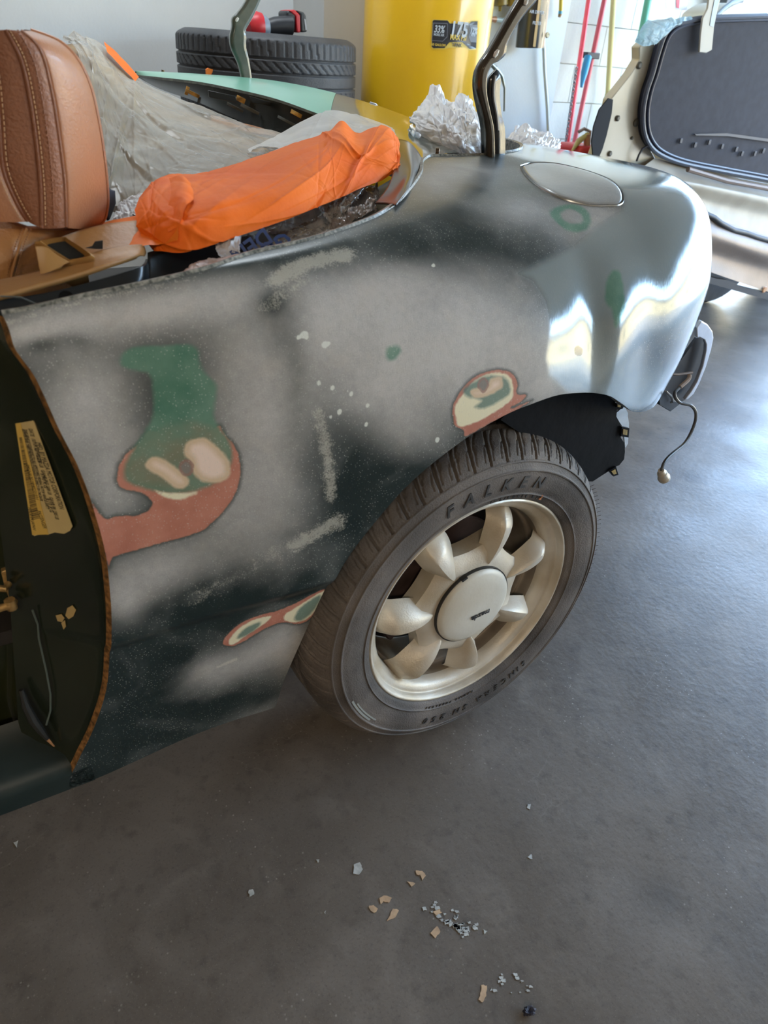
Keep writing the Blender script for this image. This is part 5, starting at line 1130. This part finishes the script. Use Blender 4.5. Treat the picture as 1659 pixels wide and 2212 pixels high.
MB().tube([aty(*z9((225, 318)), YW-.04), aty(*z9((330, 330)), YW-.04), aty(*z9((440, 310)), YW-.04), aty(*z9((510, 260)), YW-.04), aty(*z9((560, 160)), YW-.04)], .010, 10).build('hose', clr, mf, smooth=True)
ds = empty('desiccant_canister', tuple(aty(1147, 60, YW-.07)), 'black cylindrical air dryer canister with yellow stripe hanging on the wall', 'air dryer')
A = aty(1162, -60, YW-.08); B = aty(1143, 103, YW-.08); rD = .066
MB().tube([A, B], rD, 32).build('canister', mat('canister_black', (.04, .045, .055), .22, coat=.6), ds, smooth=True)
for off, w, m_ in ((-.022, .016, mat('stripe_ochre', (.45, .27, .06), .35)), (.045, .008, mat('stripe_peach', (.8, .6, .45), .3))):
    x = np.array([off, -math.sqrt(rD**2-off**2)-.001, 0]); MB().prism([A+x-np.array([w/2, 0, 0]), A+x+np.array([w/2, 0, 0]), B+x+np.array([w/2, 0, .004]), B+x-np.array([w/2, 0, -.004])], (0, -.001, 0)).build('stripe', m_, ds)
MB().lathe([(.0, -rD-.006), (.010, -rD-.006), (.012, -rD)], tuple(aty(*z9((925, 565)), YW-.08)), 1, 24).build('gauge', mat('gauge_cream', (.75, .68, .45), .3, col2=(.2, .18, .1), vscale=120), ds)
pB = aty(*z9((870, 640)), YW-.08)
for q, body in enumerate(('AIR DRYER', 'FILTER')):
    p = aty(*z9((905, 200+q*180)), YW-.08-rD-.003); text('lettering', body, .018, frame(p, (1, 0, 0), (0, 0, 1)), mat('canister_print', (.55, .62, .72), .5), ds, .0004)
cy = empty('cable_conduit', tuple(aty(1180, 150, YW)), 'thin pale blue-white pipe running down the wall right of the dryer', 'pipe')
MB().tube([aty(1171, -60, YW-.02), aty(1173, 60, YW-.02), aty(1176, 150, YW-.02), aty(1182, 230, YW-.02), aty(1185, 300, YW-.02), aty(1188, 420, YW-.02)], .0085, 12).build('pipe', mat('pipe_pale', (.72, .80, .82), .3), cy, smooth=True)
MB().tube([aty(1176, -40, YW-.03), aty(1172, 18, YW-.03)], .013, 12).build('pipe_sleeve', mat('sleeve_mint', (.66, .84, .78), .3), cy, smooth=True)
gn = empty('blow_gun', tuple(aty(1050, 120, YW-.04)), 'small grey air gun hanging on the wall behind the near hinge', 'air gun')
MB().tube([aty(1043, 112, YW-.04), aty(1050, 122, YW-.04), aty(1060, 138, YW-.04), aty(1074, 152, YW-.04)], [.020, .016, .011, .010], 12).tube([aty(1070, 145, YW-.04), aty(1084, 165, YW-.04), aty(1090, 190, YW-.04), aty(1089, 240, YW-.03)], [.009, .009, .006, .005], 10).build('gun_body', mat('gun_grey', (.30, .34, .35), .3, metal=.6), gn, smooth=True)
tt = empty('screwdriver', tuple(aty(1211, 0, YW-.03)), 'yellow-handled tool with blue band hung on the wall near the corner', 'tool')
MB().tube([aty(1214, -60, YW-.03), aty(1211, 26, YW-.03)], .0095, 12).build('handle', mat('tool_yellow', (.72, .52, .05), .35), tt, smooth=True)
MB().tube([aty(1211, 24, YW-.03), aty(1210, 30, YW-.03)], .010, 12).build('band', mat('tool_blue', (.1, .4, .6), .4), tt, smooth=True)
MB().tube([aty(1210, 30, YW-.03), aty(1208, 37, YW-.03)], [.0095, .007], 12).build('tip', mat('tool_brown', (.35, .2, .08), .4), tt, smooth=True)

# poles and cans by the block wall
def pole(name, a, b, ya, yb, r, m_, label, cat='pole'):
    A = aty(*a, ya); B = aty(*b, yb); e = empty(name, tuple(B), label, cat)
    MB().tube([A, B], r, 14).build('shaft', m_, e, smooth=True); return e, A, B
redp = mat('red_enamel', (.72, .06, .08), .28, var=.1, vscale=10)
def topole(a, b, yb, dy=.0):
    return b
e1, A, B = pole('red_pole', (1276, -30), (1222, 340), 2.95, 2.75, .0135, redp, 'front one of two long red poles leaning by the pipe corner')
MB().tube([B+(B-A)*.0, B+(B-A)*.06], .014, 12).build('tip', mat('tip_pink', (.62, .30, .33), .4), e1, smooth=True)
MB().tube([B+(B-A)*.06, np.array([B[0]+(B-A)[0]*.9, B[1], .0])], .012, 12).build('lower_shaft', redp, e1, smooth=True)
e2, A, B = pole('red_pole', (1312, -30), (1236, 330), 3.0, 2.9, .0140, mat('red_enamel_dull', (.55, .08, .10), .4), 'rear one of two long red poles, duller, beside the block wall')
MB().tube([B, np.array([B[0]-.05, B[1]-.02, .0])], .012, 12).build('lower_shaft', redp, e2, smooth=True)
MB().box(tuple(aty(1276, 120, 2.96)), (.10, .05, .030)).build('clamp', mat('clamp_black', (.02, .02, .025), .5), e2, bevel=.004)
MB().tube([aty(1270, 124, 2.9), aty(1262, 158, 2.86), aty(1256, 188, 2.84)], [.022, .020, .008], 12).build('grip', mat('grip_blue', (.03, .28, .50), .4), e2, smooth=True)
e3, A, B = pole('yellow_pole', (1327, -30), (1313, 200), 3.04, 3.04, .016, mat('pale_yellow', (.62, .56, .24), .5), 'pale yellow pole standing against the block wall')
MB().tube([B, np.array([B[0]-.06, B[1], .0])], .016, 12).build('lower_shaft', mat('pale_yellow_b', (.60, .54, .24), .5), e3, smooth=True)
e4, A, B = pole('green_pole', (1406, -30), (1372, 145), 3.0, 2.95, .022, mat('green_pole', (.10, .36, .24), .4), 'green pole standing at the edge of the open garage door')
MB().tube([B, np.array([B[0]-.12, B[1], .0])], .020, 12).build('lower_shaft', mat('green_pole_b', (.10, .34, .22), .4), e4, smooth=True)
ch = empty('chain', tuple(aty(1218, 330, 2.62)), 'dark chain hanging down the corner beside the red poles', 'chain')
cc = MB()
for k in range(26):
    p = aty(1245-k*1.15, 150+k*8, 2.70); cc.tube([p+np.array([0, 0, .012]), p+np.array([.007, .004*(k % 2), .006]), p+np.array([.007, .004*(k % 2), -.006]), p+np.array([0, 0, -.012]), p+np.array([-.007, 0, -.006]), p+np.array([-.007, 0, .006]), p+np.array([0, 0, .012])], .0028, 6)
q = cc.build('links', mat('chain_steel', (.12, .12, .13), .35, metal=.7), ch, smooth=True); q['kind'] = 'stuff'
can = empty('fuel_can', tuple(aty(1260, 360, 2.55)), 'red fuel can with a yellow spout on the floor by the poles', 'fuel can')
yc_ = 2.40; cp = (aty(1240, 320, yc_)+aty(1282, 320, yc_))/2
zc1 = aty(1262, 314, yc_)[2]
sh_ = MB().box((cp[0]+.02, yc_+.06, zc1-.15), (.15, .20, .30)); shelf_z = zc1-.30
sh_.build('can_body', mat('can_red', (.70, .05, .05), .35), can, bevel=.02)
MB().tube([aty(1236, 326, yc_), aty(1250, 305, yc_), aty(1270, 290, yc_)], [.006, .016, .012], 10).build('spout', mat('spout_yellow', (.62, .55, .22), .4), can, smooth=True)
MB().tube([aty(1250, 285, yc_), aty(1262, 278, yc_), aty(1275, 284, yc_), aty(1272, 312, yc_)], .008, 10).build('handle', mat('can_handle', (.35, .25, .22), .5), can, smooth=True)
MB().tube([aty(1268, 290, yc_), aty(1268, 318, yc_)], .018, 12).build('cap', mat('cap_orange', (.55, .30, .18), .5), can, smooth=True)
bn = empty('storage_bin', (cp[0]+.06, yc_+.12, 0), 'dark plastic bin under the red fuel can', 'bin')
hb_ = shelf_z; MB().add([(cp[0]-.13, yc_-.06, 0), (cp[0]+.22, yc_-.06, 0), (cp[0]+.22, yc_+.26, 0), (cp[0]-.13, yc_+.26, 0), (cp[0]-.16, yc_-.09, hb_), (cp[0]+.25, yc_-.09, hb_), (cp[0]+.25, yc_+.29, hb_), (cp[0]-.16, yc_+.29, hb_)], [(0, 3, 2, 1), (4, 5, 6, 7), (0, 1, 5, 4), (1, 2, 6, 5), (2, 3, 7, 6), (3, 0, 4, 7)]).build('bin_body', mat('bin_dark', (.03, .035, .04), .6), bn, bevel=.01)
nt_ = empty('notice', tuple(aty(1463, 10, 3.0)), 'small white sheet with red mark hung in the garage doorway', 'paper sheet')
MB().prism([aty(*p, 2.6) for p in [(1437, -20), (1439, 20), (1484, 22), (1488, -20)]], (0, .003, 0)).build('sheet', mat('notice_white', (.75, .70, .68), .6), nt_)
MB().prism([aty(*p, 2.597) for p in [(1461, -5), (1469, -5), (1467, 18), (1461, 16)]], (0, .001, 0)).build('mark', mat('notice_red', (.75, .15, .18), .6), nt_)

# ------------------------------------------------------------------ second car: beige shell, tail to us, boot cloth and stripped floor
c2 = empty('beige_car', (2.3, 1.4, 0), 'stripped beige car shell with a dark upholstered panel, parked by the garage door', 'car')
bei = mat('beige_paint', (.42, .37, .27), .35, col2=(.50, .45, .35), vscale=5, coat=.3, bump=.03, bscale=20)
bei2 = mat('beige_paint_dusty', (.36, .31, .24), .45, col2=(.44, .39, .31), vscale=8)
navy = mat('navy_cloth', (.012, .012, .022), .7, col2=(.020, .020, .033), vscale=30, bump=.12, bscale=400, sheen=.05, spec=.35)
z4 = lambda p: (1200+p[0]*.30744, p[1]*.30741)
def q2(p, y): return aty(*z4(p), y)
# beige frame around the panel
ofr = [(600, 330), (720, 130), (1493+200, 90)]
left_frame = [(590, 330), (620, 300), (700, 300), (690, 480), (640, 600), (610, 760), (620, 960), (700, 1110), (900, 1180), (1493, 1290), (1900, 1370), (1900, 1480), (1493, 1420), (1100, 1420), (900, 1340), (500, 1260), (250, 1220), (265, 1120), (310, 1000), (360, 840), (385, 700), (450, 620), (530, 520), (590, 420)]
MB().prism([q2(p, 1.50) for p in left_frame], (.01, .05, 0)).build('rear_pillar', bei, c2, bevel=.004)
pan = [(1900, 100), (1493, 112), (1100, 125), (960, 140), (840, 175), (770, 240), (725, 360), (680, 520), (640, 640), (615, 780), (620, 920), (660, 1020), (740, 1090), (900, 1150), (1200, 1210), (1493, 1265), (1900, 1350)]
def smooth_poly(l, n): return [tuple(p) for p in catmull(np.array(l, float), n)]
sp_ = smooth_poly(pan, 90)
po = MB().prism([q2(p, 1.47) for p in sp_], (.0, .03, 0)).build('back_panel', navy, c2, bevel=.004)
ins = [tuple(np.array([1400, 640])+(np.array(p)-np.array([1400, 640]))*.955) for p in sp_ if p[0] < 1800]
MB().tube([q2(p, 1.468) for p in ins], .006, 8).build('panel_piping', mat('piping_blue_black', (.03, .035, .06), .35), po, smooth=True)
MB().tube([q2(p, 1.464) for p in sp_], .009, 8).build('seal', mat('seal_rubber', (.05, .055, .075), .4), po, smooth=True)
MB().prism([q2(p, 1.465) for p in [(970, 940), (1200, 935), (1493, 975), (1700, 1010), (1700, 1030), (1493, 995), (1200, 955), (980, 950)]], (0, -.006, 0)).build('shelf_line', mat('shelf_grey', (.06, .06, .075), .5), po)
for k, (x, y) in enumerate([(880, 990), (980, 1020), (1080, 1000), (1170, 1030), (1270, 1050), (1310, 1080), (1400, 1080), (1460, 1060)]):
    MB().box(tuple(q2((x, y), 1.462)), (.016, .006, .02)).build('cloth_clip', mat('clip_grey', (.035, .035, .048), .5), po, bevel=.003)
MB().prism([q2(p, 1.44) for p in [(375, 690), (405, 700), (395, 800), (360, 950), (330, 1050), (300, 1120), (268, 1110), (255, 1000), (270, 890), (310, 770)]], (0, .006, 0)).build('wheel_arch_gap', mat('gap_black', (.006, .007, .012), .8), c2)
fst = mat('fastener_dark', (.10, .09, .07), .4)
for x, y, r in ((592, 460, .012), (440, 832, .010), (570, 862, .014), (540, 970, .006), (385, 1080, .010), (1290, 1385, .012), (670, 460, .008)):
    MB().lathe([(.0, -.004), (r*.6, -.004), (r, .0), (r, .004)], tuple(q2((x, y), 1.495)), 1, 18).build('fastener', fst, c2, smooth=True)
MB().tube([q2((655, 1020), 1.46), q2((610, 1045), 1.47), q2((585, 1090), 1.47), q2((570, 1130), 1.48)], .004, 8).build('cable', mat('cable_black', (.015, .015, .02), .4), c2, smooth=True)
# rear shelf, crossbeam, heat-shield floor, sill below
rr = [[(700, 1110, 1.49), (1000, 1190, 1.49), (1493, 1300, 1.49), (1900, 1400, 1.49)], [(600, 1190, 1.42), (1000, 1270, 1.42), (1493, 1370, 1.42), (1900, 1460, 1.42)], [(600, 1240, 1.40), (1000, 1310, 1.40), (1493, 1420, 1.40), (1900, 1510, 1.40)], [(600, 1260, 1.42), (1000, 1400, 1.42), (1493, 1520, 1.42), (1900, 1620, 1.42)], [(600, 1300, 1.40), (1000, 1500, 1.40), (1493, 1660, 1.40), (1900, 1790, 1.40)]]
rr = [[(*z4(p[:2]), p[2]) for p in r] for r in rr]
MB().grid(net(rr, 40, 40)).build('crossbeam', bei2, c2, smooth=True)
MB().tube([q2((930, 1190), 1.41), q2((1200, 1270), 1.41), q2((1493, 1325), 1.41), q2((1800, 1400), 1.41)], .010, 8).build('beam_ridge', mat('ridge_brown', (.20, .14, .11), .5), c2, smooth=True)
MB().tube([q2((1040, 1500), 1.38), q2((1110, 1530), 1.37), q2((1160, 1570), 1.36), q2((1250, 1620), 1.36), q2((1340, 1640), 1.36), q2((1420, 1670), 1.36), q2((1493, 1690), 1.36), q2((1700, 1760), 1.36)], .012, 10).build('wiring_loom', mat('loom_black', (.015, .015, .018), .5), c2, smooth=True)
hs_m = mat('heat_shield', (.17, .125, .095), .45, metal=.35, col2=(.24, .18, .14), vscale=5)
Lh = hs_m.node_tree; wv = Lh.nodes.new('ShaderNodeTexChecker'); wv.inputs['Scale'].default_value = 130; tcx = Lh.nodes.new('ShaderNodeTexCoord'); bpx = Lh.nodes.new('ShaderNodeBump'); bpx.inputs['Strength'].default_value = .7; bpx.inputs['Distance'].default_value = .01
Lh.links.new(tcx.outputs['Object'], wv.inputs[0]); Lh.links.new(wv.outputs[1], bpx.inputs['Height']); Lh.links.new(bpx.outputs[0], Lh.nodes['Principled BSDF'].inputs['Normal'])
hh = [[(700, 1440, 1.38), (1000, 1500, 1.38), (1493, 1660, 1.38), (1900, 1790, 1.38)], [(700, 1540, 1.34), (1000, 1620, 1.34), (1300, 1720, 1.33), (1493, 1780, 1.33), (1900, 1900, 1.33)][:4], [(700, 1640, 1.36), (1000, 1760, 1.36), (1493, 1900, 1.35), (1900, 2010, 1.35)], [(700, 1760, 1.33), (1000, 1880, 1.33), (1493, 2050, 1.33), (1900, 2180, 1.33)]]
hh = [[(*z4(p[:2]), p[2]) for p in r] for r in hh]
MB().grid(net(hh, 40, 60)).build('heat_shield', hs_m, c2, smooth=True)
MB().prism([q2(p, 1.33) for p in [(600, 1800), (1060, 1935), (1130, 1960), (1220, 1970), (1265, 1990), (1290, 2010), (1493, 2060), (1900, 2160), (1900, 2220), (1493, 2108), (1060, 1985), (600, 1860)]], (0, .05, 0)).build('sill_rail', mat('rail_black', (.01, .01, .014), .5), c2)
MB().lathe([(.0, -.004), (.012, -.004), (.016, 0)], tuple(q2((1468, 2035), 1.325)), 1, 18).build('fastener', mat('fastener_copper', (.45, .22, .10), .4), c2, smooth=True)
# body volume of the shell behind, and its hidden wheels
vp_ = [q2((300, 1240), 1.50), q2((600, 1300), 1.50), q2((700, 1900), 1.36), q2((1900, 2200), 1.36), q2((1900, 1400), 1.50)]
MB().box((3.05, 2.00, .60), (1.3, .8, .45)).build('body_shell', bei, c2, bevel=.05)
for x, y in ((2.75, 1.72), (3.45, 1.72)):
    MB().lathe([(.0, -.09), (.18, -.09), (.28, -.08), (.30, -.05), (.30, .05), (.28, .08), (.18, .09), (.0, .09)], (x, y, .30), 1, 40).build('tyre', bt_m, c2, smooth=True)
bl = empty('blue_plastic_wrap', tuple(q2((700, 200), 1.46)), 'pale blue crinkled plastic taped over the top corner of the beige car', 'plastic wrap')
bw = [[(640, 150, 1.47), (760, 140, 1.46), (860, 130, 1.45), (950, 112, 1.45)], [(600, 200, 1.46), (720, 180, 1.44), (830, 165, 1.44), (945, 140, 1.45)], [(570, 260, 1.45), (660, 250, 1.43), (760, 215, 1.43), (850, 175, 1.44)], [(555, 295, 1.45), (620, 320, 1.44), (700, 300, 1.44), (770, 240, 1.45)]]
bw = [[(*z4(p[:2]), p[2]) for p in r] for r in bw]
g = crumple(net(bw, 50, 70), .010, 14, 3, .8); MB().grid(g).build('wrap', film('blue_wrap', (.45, .68, .82), .85, .2, .5, 20), bl, smooth=True, auto=False)
bs_ = empty('strap', tuple(q2((1080, 200), 1.44)), 'cream trim strip hanging over the dark panel of the beige car', 'strap')
MB().prism([q2(p, 1.44) for p in [(1070, 60), (1085, -60), (1175, -60), (1135, 90), (1115, 190), (1100, 350), (1062, 372), (1012, 368), (1020, 250), (1035, 130)]], (0, .008, 0)).build('strip', mat('strip_cream', (.50, .48, .42), .4), bs_, bevel=.002)
MB().prism([q2(p, 1.438) for p in [(1085, 180), (1100, 90), (1130, -60), (1160, -60), (1130, 95), (1110, 190)]], (0, .001, 0)).build('sheen_band', mat('sheen_blue', (.40, .55, .72), .25), bs_)  # blue sheen along the strip, painted as a flat band
cb = empty('bright_cover', tuple(q2((1350, 80), 2.2)), 'pale cloth-covered hump beyond the beige car in the doorway', 'cover')
MB().prism([q2(p, 2.3) for p in smooth_poly([(1150, 160), (1165, 100), (1230, 50), (1310, 20), (1390, 30), (1450, 60), (1493, 90), (1560, 130), (1560, 180)], 40)], (0, .25, 0)).build('cover_cloth', mat('cover_pale', (.70, .70, .60), .8), cb, bevel=.01)
MB().tube([q2((1130, 110), 2.2), q2((1180, 60), 2.2), q2((1240, 15), 2.2), q2((1330, -15), 2.2)], .010, 8).build('hoop', mat('hoop_blue', (.35, .45, .55), .4), cb, smooth=True)

# paint drips on the floor
drip = mat('drip_tan', (.50, .34, .20), .7, var=.2, vscale=60); dripw = mat('drip_white', (.42, .43, .40), .7, var=.2, vscale=90)
fls = bpy.data.objects['floor']
zz = lambda p: (p[0], p[1]+1500)
rnd = random.Random(3)
def splat(pts, m_, jag=1.):
    P = []
    for a, b in zip(pts, pts[1:]+pts[:1]):
        for k in range(3): P.append((a[0]*(1-k/3)+b[0]*k/3+rnd.uniform(-1.2, 1.2)*jag, a[1]*(1-k/3)+b[1]*k/3+rnd.uniform(-1.2, 1.2)*jag))
    MB().prism([atz(*zz(p), .0004) for p in P], (0, 0, .0006)).build('paint_drip', m_, fls)
for poly in ([(820, 440), (832, 434), (846, 440), (840, 450), (828, 448), (822, 452)], [(796, 458), (806, 456), (816, 462), (810, 472), (800, 468)], [(848, 462), (862, 466), (856, 478), (846, 486), (836, 490), (842, 478)], [(898, 380), (912, 382), (920, 392), (912, 402), (908, 390), (900, 390)], [(1040, 628), (1052, 630), (1050, 652), (1042, 666), (1034, 660), (1038, 646)], [(936, 470), (948, 464), (954, 470), (942, 478)], [(880, 405), (896, 408), (890, 415)], [(930, 515), (944, 500), (952, 512), (940, 526)]):
    splat(poly, drip)
for poly in ([(764, 368), (778, 364), (784, 378), (776, 390), (764, 388)], [(682, 358), (690, 356), (688, 364)], [(536, 424), (546, 420), (550, 432), (540, 438)], [(1140, 236), (1146, 238), (1144, 248), (1139, 246)], [(1044, 508), (1052, 512), (1046, 518)], [(30, 320), (40, 316), (36, 330)], [(1148, 346), (1140, 352), (1150, 356)], [(1058, 640), (1062, 634), (1064, 640)], [(700, 470), (704, 468), (703, 474)]):
    splat(poly, dripw)
for k in range(46):
    x = 985+rnd.gauss(0, 22); y = 490+(x-985)*.55+rnd.gauss(0, 12); r = rnd.uniform(2, 8)
    splat([(x-r, y-r*.5), (x+r*.6, y-r*.7), (x+r, y+r*.4), (x-r*.4, y+r*.6)], dripw)
for k in range(14):
    x = 1105+rnd.gauss(0, 22); y = 620+rnd.gauss(0, 16); r = rnd.uniform(1.5, 6); splat([(x-r, y-r*.5), (x+r*.6, y-r*.7), (x+r, y+r*.4), (x-r*.4, y+r*.6)], dripw)
blob_m = mat('dark_crumb', (.02, .022, .04), .6)
cru = MB()
for k in range(16):
    a = k*.39; r = rnd.uniform(5, 13); p = atz(1143+r*math.cos(a)*1.2, 2185+r*math.sin(a), .003); q = atz(1143+r*.4*math.cos(a+1.2), 2185+r*.4*math.sin(a+1.2), .006); cru.tube([p, (p+q)/2+np.array([0, 0, .003]), q], [.0012, .0022, .0012], 6)
o = cru.build('debris', blob_m, smooth=True); tag(o, 'small tangle of dark blue debris on the concrete near the bottom edge', 'debris')
